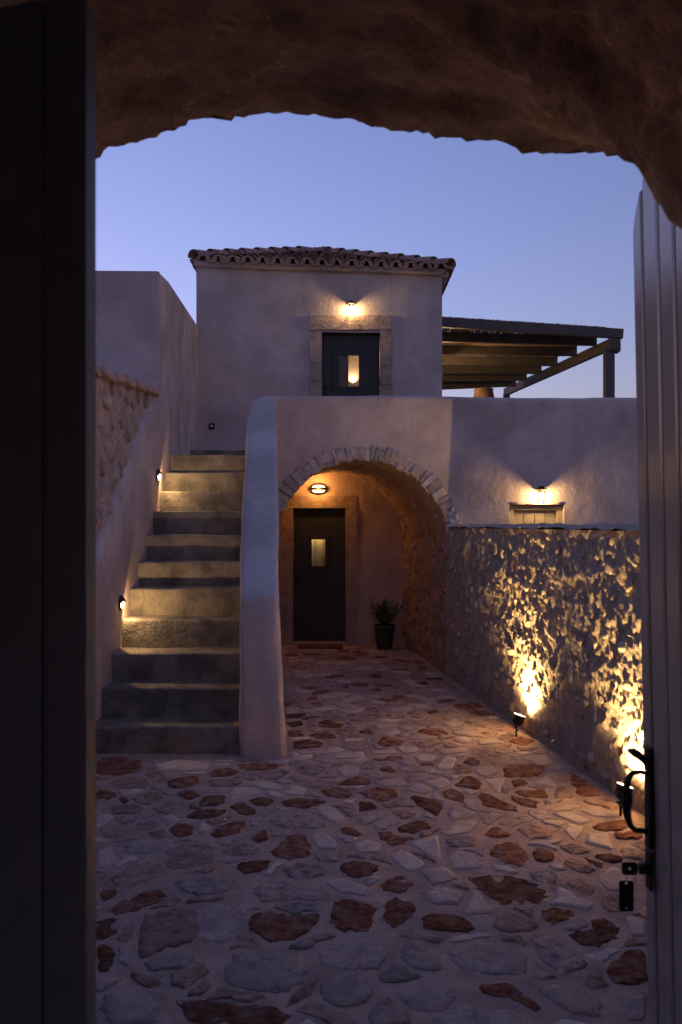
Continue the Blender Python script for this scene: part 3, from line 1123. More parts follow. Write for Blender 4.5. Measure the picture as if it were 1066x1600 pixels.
for (a, b, s) in poisson(290, 4.75, WTOP - .14, .125, tries=14000, seed=12):
    y, z = 4.9 + a, .06 + b
    sz = .050 * s * rng.uniform(.6, 1.25)
    bas = Matrix((wd, Vector((0, 0, 1)), -wnrm)).transposed().to_4x4()
    bas = Matrix((wd, wnrm.cross(wd) * -1, wnrm)).transposed().to_4x4()
    m = Matrix.Translation(Vector((wx(y), y, z)) + wnrm * rng.uniform(-.02, .012)) @ bas @ Matrix.Rotation(rng.uniform(0, 6.28), 4, 'Z') @ Matrix.Rotation(R(rng.uniform(-20, 20)), 4, 'X') @ Matrix.Diagonal((sz, sz * rng.uniform(.55, .9), sz * rng.uniform(.7, 1.1), 1))
    obj('stone', rng.choice(rp3), rw, m)

# ------------------------------------------------------------------ paving stones, traced from the photograph's floor
Z4 = """r 30,40 120,32 192,50 188,85 100,95 30,95|w 232,62 320,40 430,55 435,75 330,82 250,78|r 528,55 600,48 700,58 690,72 610,84 560,78|r 425,92 470,70 520,72 538,88 500,102 440,100|t 200,88 270,85 280,100 220,107|t 60,120 130,103 222,110 215,138 110,145|r 278,122 320,103 400,100 392,128 340,142 290,138|g 420,118 500,108 560,118 540,134 440,138|w 575,130 640,124 705,135 700,152 640,148|t 610,100 690,80 725,90 680,115 630,112|w 885,18 990,12 1000,28 890,38|w 893,78 930,62 980,72 970,98 920,104|g 735,70 800,50 860,70 830,95 760,95|r 890,135 950,108 1018,112 1015,135|r 827,155 900,143 948,155 945,182 870,180|r 28,150 70,150 100,168 60,192 28,195|r 395,185 430,167 490,172 490,200 440,210 400,205|r 578,185 625,172 668,190 640,212 600,208|r 695,190 760,178 858,190 840,208 770,222 700,208|r 505,212 545,195 602,225 600,243 550,242|r 340,252 390,225 498,225 480,245 400,258|w 812,215 880,215 930,255 895,272 850,250|g 640,265 690,235 800,232 855,275 840,292 700,290|t 75,210 150,195 192,210 180,235 90,240|t 230,215 310,180 352,200 330,235 260,240|t 195,165 240,150 270,170 255,190 205,190|r 105,182 128,175 147,188 120,198|r 288,295 320,275 378,282 370,315 310,325|r 438,312 480,280 560,263 565,285 540,305 460,327|g 170,270 220,258 262,275 230,295 180,300|g 35,290 95,278 132,300 100,325 45,320|r 583,330 638,292 650,332 610,343|r 650,383 700,330 775,306 803,360 795,392 720,402|w 805,320 850,305 897,340 890,365 830,362|w 955,350 1010,325 1060,345 1040,375 980,375|r 905,290 940,282 990,308 970,317 920,310|t 280,370 340,348 445,352 453,405 380,430 285,437|g 480,372 560,340 620,365 590,385 500,388|b 120,350 200,330 270,345 250,380 150,385|w 30,370 75,358 95,400 60,432 30,430|r 525,432 590,405 655,405 640,438 570,458|g 690,440 760,415 865,420 860,455 780,478 715,462|r 905,428 950,403 1050,418 1030,452 970,473 915,455|t 75,470 150,425 250,410 245,470 150,500 95,500|g 305,480 380,455 540,475 500,520 400,533 330,515|g 580,520 650,470 760,490 855,530 840,548 640,555|w 850,485 920,475 1020,515 1010,538 910,525|r 60,595 130,545 240,502 285,540 190,580 100,605|r 35,520 100,508 95,535 45,560|t 180,625 260,585 400,572 385,690 260,725 175,765|b 405,578 500,560 540,640 500,700 398,690|r 570,615 640,588 740,608 835,595 820,645 740,690 660,702 590,660|r 870,600 890,548 1042,565 1020,660 930,655 880,640|r 30,715 70,712 95,745 75,805 30,812|t 290,830 360,770 425,770 425,810 350,870 300,855|b 470,830 520,740 650,730 780,775 785,820 700,885 560,870|b 835,860 890,815 980,812 1030,870 990,930 900,935 850,905|b 40,905 140,855 255,910 230,996 60,996|r 300,905 420,915 540,925 670,940 735,970 680,1000 360,1000|b 830,760 860,700 1000,685 1060,720 1055,780 900,795|b 200,775 300,735 390,745 350,795 215,805"""
Z5 = """w 45,10 130,0 140,15 50,20|r 55,30 160,25 165,42 70,45|w 200,30 240,18 285,30 270,48 220,45|w 282,65 320,25 357,35 340,75 290,80|w 290,10 390,-5 400,12 310,22|w 585,35 680,25 715,60 650,65|t 440,40 570,28 560,60 470,65|r 523,75 560,60 690,65 640,105 530,105|t 320,75 400,68 415,90 340,98|w 420,75 480,68 510,85 470,108 425,95|g 145,70 240,68 245,85 160,90|r 350,130 400,98 450,125 440,148 370,140|w 457,112 533,105 510,160|w 630,128 680,95 722,135|r 553,115 600,112 615,130 560,137|r 560,150 680,148 685,180 590,170|t 705,178 725,135 775,140 782,178|w 170,150 215,127 270,150 240,168|r 0,160 60,145 130,150 147,172 90,198 20,180|r 182,172 250,180 310,205 290,243 230,215|r 0,195 50,200 75,220 0,232|r 300,160 340,142 385,170 380,195 320,180|r 430,165 480,162 580,215 570,226 450,205|r 545,170 600,178 655,190 640,212 580,200|w 680,222 740,195 820,205 770,222|w 700,232 760,225 845,260 800,272|w 800,218 870,210 965,235 955,250 850,243|r 845,285 890,262 985,258 970,295 880,300|w 745,295 760,270 818,280 785,330|w 820,340 832,308 905,310 925,365|t 120,230 170,215 210,240 160,255|r 135,285 180,268 250,255 265,285 200,305 145,302|w 295,305 360,262 435,258 400,300 330,315|g 310,330 360,315 430,320 420,355 340,362|r 450,310 490,280 560,315 500,322|t 575,290 630,268 720,290 690,325 620,330|w 188,340 290,312 305,410|w 110,385 160,365 240,415 210,440 170,442|w 327,395 350,375 410,380 455,425 430,435 345,437|r 467,375 510,340 580,340 620,400 590,432 520,415|r 628,380 660,360 705,375 712,405 650,418|t 720,355 780,340 850,370 780,385|t 738,410 790,395 860,440 840,455 780,445|r 850,395 900,380 965,405 930,420|w 868,470 915,428 1010,465 985,512 905,515|t 870,550 920,525 1000,540 980,590 900,590|w 228,445 310,427 365,468 270,497|r 72,495 150,455 203,492 165,530 95,515|w 0,490 45,510 30,535 0,535|b 220,530 290,500 380,520 370,560 280,568|w 382,600 425,508 500,595|r 393,460 530,458 640,485 690,535 640,560 520,567 430,500|g 610,455 680,440 720,460 710,490 640,480|t 745,490 800,470 870,510 820,540|r 95,560 140,542 215,575 190,615 130,650 98,620|r 225,620 270,592 370,605 430,655 370,665 240,655|t 480,640 540,590 650,630 640,660 540,670|r 655,590 700,578 800,590 770,615 690,640|r 760,670 850,655 840,620 900,615 950,660 930,690 860,720 790,705|r 900,790 960,745 1040,728 1043,850 950,855 905,830|b 150,760 165,705 230,705 310,790 250,810|b 320,720 450,700 560,715 615,765 600,820 430,810 340,775|g 620,680 680,672 825,770 820,800 730,815 650,750|b 0,700 60,690 105,745 80,790 0,795|r 430,860 530,845 660,940 650,960 560,910 450,890|b 120,870 250,845 350,880 330,950 200,950|b 640,870 760,850 880,920 870,970 760,960|w 970,610 1040,630 1040,680 990,680|b 960,910 1040,890 1040,990 960,980"""
Z6 = """r 185,335 220,325 293,345 270,358 190,352|r 337,372 375,357 400,375 390,383|r 405,410 440,390 522,405 490,425 430,425|r 85,410 150,402 208,412 190,432 95,440|r 60,308 148,303 130,318 62,326|r 62,340 120,330 135,345 90,355|r 375,160 410,150 435,165 400,173|r 270,195 305,192 300,208 280,207|r 378,212 420,207 432,217 395,222|r 400,195 470,196 460,202 410,202|r 310,190 375,188 380,200 320,200|r 408,248 440,243 495,255 450,260|r 145,245 180,238 188,250 150,253|r 155,265 190,258 210,270 180,277|r 560,182 590,180 608,192 580,195|r 560,125 600,128 605,138 570,138|r 215,162 280,155 292,165 225,170|r 465,133 530,132 535,140 470,139|r 590,168 650,165 665,173 600,175|r 745,292 800,290 870,308 790,312|r 690,270 790,265 815,280 720,287|r 597,297 630,288 645,298 610,306|t 550,420 620,400 660,415 600,437|g 270,425 330,412 385,430 330,445|w 390,345 430,333 475,345 420,365|w 430,385 480,352 500,372 460,390|w 645,440 700,425 760,435 700,455|w 790,410 850,400 895,420 800,425|w 690,405 740,395 770,408 740,420|r 900,410 950,395 1010,405 970,428|t 540,340 620,318 660,335 600,352|w 650,345 700,322 735,340 700,358|t 850,395 800,380 850,368 870,380|t 520,300 560,290 580,305 540,312|r 240,95 300,90 340,98 300,104|r 60,80 110,76 115,84 70,88|r 400,88 440,84 448,92 410,95|r 120,205 160,198 195,205 150,212"""
placed = []
outlines = []
def add_stone(pts, code, k, soft=False, build=True):
    """pts: outline on the ground (x, y). Ragged outline, chamfered edge, slightly domed top"""
    r = random.Random(k * 13 + 5)
    n = len(pts)
    c = Vector((sum(p[0] for p in pts) / n, sum(p[1] for p in pts) / n))
    P2 = [Vector(p) for p in pts]
    size = sum((p - c).length for p in P2) / n
    cut = .10 if code == 'w' else .20
    ring = []
    for i, p in enumerate(P2):
        a, b = P2[i - 1], P2[(i + 1) % n]
        ring += [p.lerp(a, cut * .8), p.lerp(b, cut * .8) if False else p.lerp(b, cut * .8)]
    fine = []
    amp = (.05 if code == 'w' else .20) * size
    for i, p in enumerate(ring):
        q = ring[(i + 1) % len(ring)]
        for t in ((0,) if soft else (0, .5) if code == 'w' else (0, .34, .67)):
            w = p.lerp(q, t)
            d = (w - c).normalized() if (w - c).length > 1e-6 else Vector((1, 0))
            fine.append(w + d * amp * noise.noise(Vector((w.x * 31, w.y * 31, k))))
    h = {'r': r.uniform(.003, .010), 'w': r.uniform(.004, .009), 'g': r.uniform(.003, .008), 't': r.uniform(.003, .008), 'b': r.uniform(.004, .009)}[code]
    rough = .005 if code in 'wb' else .010
    rings = [(1.0, -.015), (1.0, h * .3), (.965, h), (.62, h * 1.15), (.30, h * 1.2)]
    verts, faces = [], []
    m_ = len(fine)
    z0 = fz(c.x, c.y)
    for s, z in rings:
        for w in fine:
            q = c + (w - c) * s
            zz = z + (rough * fbm((q.x, q.y, k), 14, 2) if s < .99 else 0)
            verts.append(Vector((q.x - c.x, q.y - c.y, zz + fz(q.x, q.y) - z0)))
    for a in range(len(rings) - 1):
        for i in range(m_):
            j = (i + 1) % m_
            faces.append((a * m_ + i, a * m_ + j, (a + 1) * m_ + j, (a + 1) * m_ + i))
    verts.append(Vector((0, 0, h * 1.2 + rough * fbm((c.x, c.y, k), 14, 2))))
    L = len(verts) - 1
    a = (len(rings) - 1) * m_
    for i in range(m_):
        faces.append((a + i, a + (i + 1) % m_, L))
    area = sum(fine[i].x * fine[(i + 1) % m_].y - fine[(i + 1) % m_].x * fine[i].y for i in range(m_))
    if area < 0:
        faces = [tuple(reversed(q)) for q in faces]
    m = Matrix.Translation((c.x, c.y, z0))
    if not build:
        return verts, faces, m
    outlines.append(pts)
    obj('paving_stone', me_from('paving_stone', verts, faces, ST[code]), floor, m)
    placed.append((c, max((p - c).length for p in P2), size))
k = 0
for txt, ox, oy, s in ((Z4, 140, 1170, .4316), (Z5, 560, 1170, .4316), (Z6, 420, 990, .4127)):
    for item in txt.split('|'):
        code, *pp = item.split()
        pts = []
        for q in pp:
            x, y = q.split(',')
            g = G(ox + float(x) * s, oy + float(y) * s)
            pts.append((g.x, g.y))
        if all(q.y < 12.0 for q in [Vector((0, p[1])) for p in pts]) :
            c = Vector((sum(p[0] for p in pts) / len(pts), sum(p[1] for p in pts) / len(pts)))
            if any((c - pc).length < .55 * sz for pc, _, sz in placed):
                continue
            add_stone(pts, code, k); k += 1
# the quieter stones packed between them: every free patch of floor goes to its nearest seed
fr = random.Random(31)
CS = .02
gx0, gy0, gnx, gny = -2.2, 2.4, 235, 480
gx = gx0 + (np.arange(gnx) + .5) * CS
gy = gy0 + (np.arange(gny) + .5) * CS
GX, GY = np.meshgrid(gx, gy, indexing='ij')
free = np.ones((gnx, gny), bool)
free &= GX < 2.603 - .1352 * GY - .06
free &= ~((GY > 6.28) & (GX < -.40 - (GY - 6.3) * .105))
free &= ~((GY > YW - .1) & (GX > AX - (GY - YW) * .142 + AR - .06))
free &= ~((GY > 6.36) & (GX < -.75))
free &= GY < 11.98
for pts in outlines:
    c = np.array(pts); c0 = c.mean(0)
    c = c0 + (c - c0) * (1 + .020 / max(.05, np.abs(c - c0).mean()))
    lo, hi = c.min(0), c.max(0)
    i0, i1 = np.searchsorted(gx, [lo[0], hi[0]]); j0, j1 = np.searchsorted(gy, [lo[1], hi[1]])
    if i1 <= i0 or j1 <= j0:
        continue
    X, Y = GX[i0:i1, j0:j1], GY[i0:i1, j0:j1]
    ins_ = np.zeros(X.shape, bool)
    for q in range(len(c)):
        (xa, ya), (xb, yb) = c[q - 1], c[q]
        if ya == yb:
            continue
        cr_ = ((ya > Y) != (yb > Y)) & (X < (xb - xa) * (Y - ya) / (yb - ya) + xa)
        ins_ ^= cr_
    free[i0:i1, j0:j1] &= ~ins_
cells = np.argwhere(free)
order = list(range(len(cells))); fr.shuffle(order)
seeds = []
for o in order:
    i, j = cells[o]
    x, y = gx[i], gy[j]
    dm = .17 + .05 * fr.random()
    if all((x - q[0]) ** 2 + (y - q[1]) ** 2 > dm * dm for q in seeds):
        seeds.append((x, y))
    if len(seeds) > 620:
        break
S = np.array(seeds)
wob = .03
owner = np.full((gnx, gny), -1)
cx_, cy_ = gx[cells[:, 0]], gy[cells[:, 1]]
cx2 = cx_ + wob * np.sin(cy_ * 17) ; cy2 = cy_ + wob * np.sin(cx_ * 15)
best = np.full(len(cells), 1e9); own = np.zeros(len(cells), int)
for q, (x, y) in enumerate(S):
    d = (cx2 - x) ** 2 + (cy2 - y) ** 2
    m = d < best
    best[m] = d[m]; own[m] = q
owner[cells[:, 0], cells[:, 1]] = own
fills = []
for q, (x, y) in enumerate(S):
    mine = own == q
    if mine.sum() < 12:
        continue
    x, y = cx_[mine].mean(), cy_[mine].mean()
    n = 11
    ph = fr.random() * 6.28
    pts = []
    for i in range(n):
        a = ph + 2 * math.pi * (i + fr.uniform(-.2, .2)) / n
        r = 0.0
        while r < .34:
            ii, jj = int((x + (r + .01) * math.cos(a) - gx0) / CS), int((y + (r + .01) * math.sin(a) - gy0) / CS)
            if not (0 <= ii < gnx and 0 <= jj < gny) or owner[ii, jj] != q:
                break
            r += .01
        r = max(.012, r - .010) * fr.uniform(.92, 1.0)
        pts.append((x + r * math.cos(a), y + r * math.sin(a)))
    ar = abs(sum(pts[i - 1][0] * pts[i][1] - pts[i][0] * pts[i - 1][1] for i in range(n))) / 2
    if ar > .004:
        fills.append((ar / y ** 3, pts, fr.choices('rwgtb', (.07, .20, .27, .31, .15))[0]))
fills.sort(key=lambda t: -t[0])
rest = {}
for _, pts, code in fills:
    if k < 298:
        add_stone(pts, code, k, True)
    else:
        v_, f_, m_ = add_stone(pts, code, k, True, build=False)
        L = rest.setdefault(code, ([], []))
        o = len(L[0])
        L[0].extend(m_ @ q for q in v_); L[1].extend(tuple(i + o for i in q) for q in f_)
    k += 1
for code, (v_, f_) in rest.items():
    obj('small_paving_stones', me_from('small_paving_stones', v_, f_, ST[code]), floor, kind='stuff')

# ------------------------------------------------------------------ lamps
def lantern(loc, nrm_y, power, label, s=1.0, side=None):
    """wall lantern: back plate, arm, flat square hood, caged glass with a bulb. loc on the wall face, facing -Y (or +X with side)"""
    t = thing('wall_lantern', label, 'wall lamp', loc, 'wall lanterns')
    q = Matrix.Rotation(R(90), 4, 'Z') if side else Matrix.Identity(4)
    def L(name, me, m=Matrix.Identity(4), parent=t):
        return obj(name, me, parent, Matrix.Translation(loc) @ q @ Matrix.Scale(s, 4) @ m)
    L('back_plate', box_me('back_plate', (.05, .016, .10), BRONZE, .004), Matrix.Translation((0, -.006, .02)))
    L('hood', box_me('hood', (.104, .125, .014), BRONZE, .003), Matrix.Translation((0, -.0635, .066)))
    L('neck', box_me('neck', (.06, .06, .03), BRONZE, .006), Matrix.Translation((0, -.07, .088)))
    v_, f_ = lathe([(.008, .02), (.016, .012), (.024, -.006), (.024, -.03), (.014, -.048), (.004, -.054)], 14)
    L('bulb', me_from('bulb', v_, f_, BULB), Matrix.Translation((0, -.075, .002)))
    v_, f_ = lathe([(.042, .052), (.042, -.075), (.030, -.090)], 18)
    L('glass', me_from('glass', v_, f_[:-2], GLASS), Matrix.Translation((0, -.075, 0)))
    for i in range(4):
        a = R(45 + 90 * i)
        c = Vector((.046 * math.cos(a), -.075 + .046 * math.sin(a), 0))
        v_, f_ = tube([(c.x, c.y, .055), (c.x, c.y, -.078), (c.x * .6, -.075 + (c.y + .075) * .6, -.096)], .0025, 6)
        L('cage_bar', me_from('cage_bar', v_, f_, BRONZE))
    return t
lantern(P(549, 483, YH) + Vector((0, -.012, 0)), -1, 4.5, 'small lit wall lantern above the upper house door')
lantern(P(843, 774, YW) + Vector((0, -.010, 0)), -1, 5.0, 'small lit wall lantern above the beige yard door', 1.05)
lantern(Vector((HX1 + .012, 14.1, EYE + 2.72)), 1, 9.0, 'lit lantern on the house side wall under the pergola', 1.7, side=True)

# bulkhead lamp over the porch door
bl = P(498, 764, YB)
bulk = thing('bulkhead_lamp', 'oval bulkhead lamp glowing over the dark porch door', 'wall lamp', bl)
def ell(rx, ry, rz, y0, y1=None, n=24, m=10):
    vv, ff = [], []
    for j in range(m + 1):
        t = math.pi / 2 * j / m
        for i in range(n):
            a = 2 * math.pi * i / n
            e = .75
            cx_, cz_ = math.copysign(abs(math.cos(a)) ** e, math.cos(a)), math.copysign(abs(math.sin(a)) ** e, math.sin(a))
            vv.append(Vector((rx * cx_ * math.cos(t), -ry * math.sin(t) + y0, rz * cz_ * math.cos(t))))
    for j in range(m):
        for i in range(n):
            i2 = (i + 1) % n
            ff.append((j * n + i, j * n + i2, (j + 1) * n + i2, (j + 1) * n + i))
    return vv, ff
def at_b(name, v_, f_, mat):
    return obj(name, me_from(name, v_, f_, mat), bulk, Matrix.Translation(bl))
at_b('lens', *ell(.105, .085, .060, -.012), LENSA)
v_, f_ = lathe([(.0, 0), (.13, 0), (.13, -.03), (.0, -.03)], 24)
rim = [Vector((a.x, a.z * 1.0, a.y * .6)) for a in v_]
at_b('rim', rim, f_, IRON)
for zz, hh in ((0, .020),):
    pts = [Vector((.125 * math.cos(a), -.02 - .085 * math.sin(a), zz)) for a in lin(0, math.pi, 14)]
    v_, f_ = [], []
    for p in pts:
        v_ += [p + Vector((0, 0, -hh)), p + Vector((0, 0, hh)), p * 1.0 + Vector((0, .02, hh)), p + Vector((0, .02, -hh))]
    for i in range(len(pts) - 1):
        for j in range(4):
            f_.append((i * 4 + j, i * 4 + (j + 1) % 4, i * 4 + 4 + (j + 1) % 4, i * 4 + 4 + j))
    at_b('cross_guard', v_, f_, IRON)
lamp_light('bulb_light', bl + Vector((0, -.16, .0)), 7.5, AMBER, .03, bulk)

# eyelid step lights on the stair wall
for (px, py, lab) in ((246, 743, 'upper oval step light glowing on the stair wall'), (188, 942, 'lower oval step light glowing on the stair wall')):
    d = FPX * 2.012 / (CX - px)
    loc = P(px, py, d)
    loc.x = XL + .012
    t = thing('step_light', lab, 'step light', loc, 'step lights on the stair wall')
    T0 = Matrix.Translation(loc)
    # bronze oval shell, thicker at the top, lens in the lower half
    vv, ff = [], []
    n, m_ = 20, 8
    for j in range(m_ + 1):
        tt = math.pi / 2 * j / m_
        for i in range(n):
            a = 2 * math.pi * i / n
            vv.append(Vector((.048 * math.sin(tt), .042 * math.cos(a) * math.cos(tt), .066 * math.sin(a) * math.cos(tt))))
    for j in range(m_):
        for i in range(n):
            i2 = (i + 1) % n
            ff.append((j * n + i, j * n + i2, (j + 1) * n + i2, (j + 1) * n + i))
    hood = [q for q in ff if sum(vv[i].z for i in q) / 4 > .008]
    a_, b_ = clean(vv, hood)
    obj('hood', me_from('hood', a_, b_, BRONZE), t, T0)
    v_, f_ = lathe([(.0, 0), (.050, 0), (.050, .010), (.0, .010)], 20)
    obj('back_plate', me_from('back_plate', [Vector((a.z, a.x * .92, a.y * 1.42)) for a in v_], f_, BRONZE), t, T0)
    v_, f_ = clean([Vector((q.x * .62 + .004, q.y * .7, q.z * .78)) for q in vv], [q for q in ff if sum(vv[i].z for i in q) / 4 <= .02])
    obj('lens', me_from('lens', v_, f_, LENS), t, T0)
    lamp_light('bulb_light', loc + Vector((.055, 0, -.012)), 10.0, (1, .62, .26), .012, t, 176, (1, .55, -.22), .08)

# ground spotlights raking the rubble wall
for (px, py, sc, lab, pw_) in ((806, 1132, 1.0, 'far black spike spotlight at the foot of the rubble wall', 240),
                          (968, 1247, 1.0, 'near black spike spotlight at the foot of the rubble wall', 210)):
    # find the depth at which this column sits 7 cm in front of the wall
    d = (2.603 - .145) / ((px - CX) / FPX + .1352)
    base = Vector((wx(d), d, 0)) + wnrm * .145
    t = thing('ground_spotlight', lab, 'spotlight', base, 'spotlights along the rubble wall')
    v_, f_ = tube([base + Vector((0, 0, -.03)), base + Vector((0, 0, .108))], .009, 8)
    obj('stake', me_from('stake', v_, f_, IRON), t)
    axis = (Vector((0, 0, 1)) - wnrm * .34 + Vector((0, .06, 0))).normalized()
    q = axis.to_track_quat('Z', 'Y').to_matrix().to_4x4()
    hd = Matrix.Translation(base + Vector((0, 0, .095))) @ q @ Matrix.Translation((0, 0, 0))
    v_, f_ = lathe([(.022, .005), (.038, .018), (.048, .035), (.050, .085), (.056, .088), (.056, .10), (.050, .10), (.050, .088)], 22)
    obj('head', me_from('head', v_, f_[:-1], IRON), t, hd)
    v_, f_ = lathe([(.0, .0), (.049, .0), (.049, .004), (.0, .004)], 22)
    obj('lens', me_from('lens', [a + Vector((0, 0, .095)) for a in v_], f_, SPOTLENS), t, hd)
    box('bracket', base + Vector((-.012, -.05, .065)), base + Vector((.012, .05, .077)), IRON, t, bevel=.003)
    p = hd @ Vector((0, 0, .105))
    lamp_light('bulb_light', p, pw_, WARM, .018, t, 142, axis, 1.0)

# ------------------------------------------------------------------ pergola
perg = thing('pergola', 'dark timber pergola with reed matting beside the upper house', 'pergola', (3, 13, TZ))
ly = [504, 527, 547, 564, 578, 590.5, 603]
ry = [522, 533, 549.5, 565.5, 578, 589, 598]
rx = [973, 932, 901, 871, 846, 823, 806]
pd = [13.0, 13.45, 14.3, 15.2, 16.0, 16.7, 17.4]
ends = []
for k in range(7):
    zl = P(691, ly[k], pd[k]).z
    b = P(rx[k], ry[k], pd[k])
    a = Vector((1.62 if pd[k] < HY1 + .2 else 1.3, pd[k], 0))
    xl = P(691, 0, pd[k]).x
    a.z = zl + (zl - b.z) / (b.x - xl) * (xl - a.x)
    ends.append((a, b))
    beam('rafter', a, b, .075 if k else .09, .16 if k else .155, PERG, perg)
sa = Vector((4.40, 12.92, ends[0][1].z - .165))
sb = Vector((3.84, 18.7, EYE + (HY - 613) / FPX * 18.7))
beam('side_beam', sa, sb, .09, .17, PERG, perg)
v0 = ends[0][1]
box('post', (4.37 - .075, 12.98, TZ - .02), (4.37 + .075, 13.12, sa.z - .06), PERG, perg, bevel=.006)
box('post_cap', (4.37 - .05, 12.95, sa.z - .14), (4.37 + .17, 13.10, sa.z + .09), PERG, perg, bevel=.03)
box('post', (sb.x - .07, sb.y - .2, TZ - .02), (sb.x + .07, sb.y - .06, sb.z - .06), PERG, perg, bevel=.006)
cv, cf = [], []
rr_ = random.Random(5)
for i in range(150):
    x = 1.62 + i * .0195
    zo = .086 + rr_.uniform(-.003, .004)
    pts = []
    for (a, b) in ends:
        tt = (x - a.x) / (b.x - a.x)
        if tt > 1.0:
            if a.y > 13.2:
                break
        pts.append(a.lerp(b, tt) + Vector((rr_.uniform(-.006, .006), 0, zo)))
    if len(pts) < 2:
        continue
    pts[0] = pts[0] + Vector((0, -.03, 0))
    v_, f_ = tube(pts, rr_.uniform(.0092, .0122), 5)
    o = len(cv)
    cv += v_; cf += [tuple(q + o for q in ff_) for ff_ in f_]
obj('reed_mat', me_from('reed_mat', cv, cf, REED), perg, kind='stuff')

# clay jar on the terrace, its mouth showing over the parapet
jb = Vector((P(756, 0, 14.6).x, 14.6, TZ))
jar = thing('clay_jar', 'terracotta jar whose top shows over the terrace parapet under the pergola', 'jar', jb)
jt = P(756, 608, 14.6).z - TZ
v_, f_ = lathe([(.14, 0), (.20, .10), (.30, .45), (.31, .7), (.25, 1.0), (.185, jt - .12), (.165, jt - .03), (.175, jt - .02), (.175, jt), (.14, jt)], 28)
obj('body', me_from('body', v_, f_, TERRA), jar, Matrix.Translation(jb))

# ------------------------------------------------------------------ small things
sl = P(331, 666, YH)
sock = thing('wall_socket', 'small black square switch low on the upper house wall', 'switch', sl)
box('plate', sl + Vector((-.045, -.016, -.045)), sl + Vector((.045, .012, .045)), SOCK, sock, bevel=.004)
v_, f_ = lathe([(.0, 0), (.022, 0), (.022, .006), (.0, .006)], 18)
obj('disc', me_from('disc', [Vector((a.x, -a.z - .017, a.y)) for a in v_], f_, SOCKW), sock, Matrix.Translation(sl))

mat_c = (G(468, 1018) + G(533, 1018) + G(468, 1007.5) + G(533, 1007.5)) / 4
mat_c = Vector(((bdx0 + bdx1) / 2 + .02, 11.93, 0))
dm = thing('doormat', 'brown coir doormat with pale and black oval rings before the porch door', 'doormat', mat_c)
box('mat', mat_c + Vector((-.34, -.17, .004)), mat_c + Vector((.34, .17, .024)), MATB, dm, bevel=.005)
for nm, rx_, mt, zz in (('oval_print', .15, MATD, .026), ('oval_print', .115, MATL, .0275), ('oval_print', .085, MATD, .029), ('oval_print', .045, MATL, .0305)):
    vv = [Vector((rx_ * math.cos(2 * math.pi * i / 30), rx_ * .75 * math.sin(2 * math.pi * i / 30), zz)) for i in range(30)]
    obj(nm, me_from(nm, vv, [tuple(range(30))], mt), dm, Matrix.Translation(mat_c))

pb = G(601, 1014)
pot = thing('potted_plant', 'small leafy shrub in a dark tapered pot beside the porch door', 'plant', pb)
v_, f_ = lathe([(.105, .0), (.112, .01), (.150, .31), (.162, .315), (.162, .355), (.145, .355), (.14, .32), (.02, .315)], 26)
obj('pot', me_from('pot', v_, f_[:-1], POT), pot, Matrix.Translation(pb))
pr = random.Random(3)
sv, sf, lv, lf_ = [], [], [], []
for i in range(48):
    a = pr.uniform(0, 6.28); sp = abs(pr.gauss(0, .11)); h = pr.uniform(.16, .43)
    tip = Vector((math.cos(a) * min(sp * 1.9, .30), math.sin(a) * min(sp * 1.9, .30), .33 + h))
    b0 = Vector((math.cos(a) * .03, math.sin(a) * .03, .31))
    midp = (b0 + tip) / 2 + Vector((0, 0, .03))
    v_, f_ = tube([b0, midp, tip], [.005, .004, .002], 5)
    o = len(sv); sv += v_; sf += [tuple(q + o for q in x) for x in f_]
    for j in range(16):
        t = pr.uniform(.35, 1.05)
        c = b0.lerp(midp, t * 2) if t < .5 else midp.lerp(tip, (t - .5) * 2)
        u = Vector((pr.gauss(0, 1), pr.gauss(0, 1), pr.gauss(.5, .7))).normalized()
        w_ = u.cross(Vector((pr.gauss(0, 1), pr.gauss(0, 1), pr.gauss(0, 1)))).normalized()
        Lf, Wf = pr.uniform(.03, .055), pr.uniform(.009, .015)
        o = len(lv)
        lv += [c, c + u * Lf * .5 + w_ * Wf, c + u * Lf, c + u * Lf * .5 - w_ * Wf]
        lf_.append((o, o + 1, o + 2, o + 3))
obj('stems', me_from('stems', sv, sf, STEM), pot, Matrix.Translation(pb))
obj('foliage', me_from('foliage', lv, lf_, LEAF, False), pot, Matrix.Translation(pb))

# ------------------------------------------------------------------ gate leaves
XD = .890
gr = thing('open_gate_leaf', 'taupe boarded gate leaf standing open on the right with iron handle', 'gate', (XD, 1.65, 0))
tilt = Matrix.Translation((XD, 1.65, EYE)) @ Matrix.Rotation(R(-1.15), 4, 'Y') @ Matrix.Translation((-XD, -1.65, -EYE))
def leaf_top(y):
    a = max(0, 2.40 - y)
    t = min(1, a / .40)
    return EYE + .80 + .27 * math.sqrt(max(0, 1 - (1 - t) ** 2.6)) 
edges = [2.40, 2.325, 2.21, 2.105, 2.0, 1.89, 1.78, 1.66]
for b1, b0 in zip(edges, edges[1:]):
    n = 10
    yy_ = lin(b0 + .0035, b1 - .0035, n)
    vv, ff = [], []
    for i, y in enumerate(yy_):
        ch = .004 if i in (0, n) else 0
        zt = leaf_top(y)
        vv += [Vector((XD + ch, y, .03)), Vector((XD + ch, y, zt)), Vector((XD + .045, y, zt)), Vector((XD + .045, y, .03))]
    for i in range(n):
        for j in range(4):
            ff.append((i * 4 + j, i * 4 + (j + 1) % 4, i * 4 + 4 + (j + 1) % 4, i * 4 + 4 + j))
    ff += [(0, 3, 2, 1), (n * 4, n * 4 + 1, n * 4 + 2, n * 4 + 3)]
    obj('board', me_from('board', vv, ff, GREYDOOR, False), gr, tilt)
vv, ff = [], []
yy_ = lin(1.67, 2.395, 30)
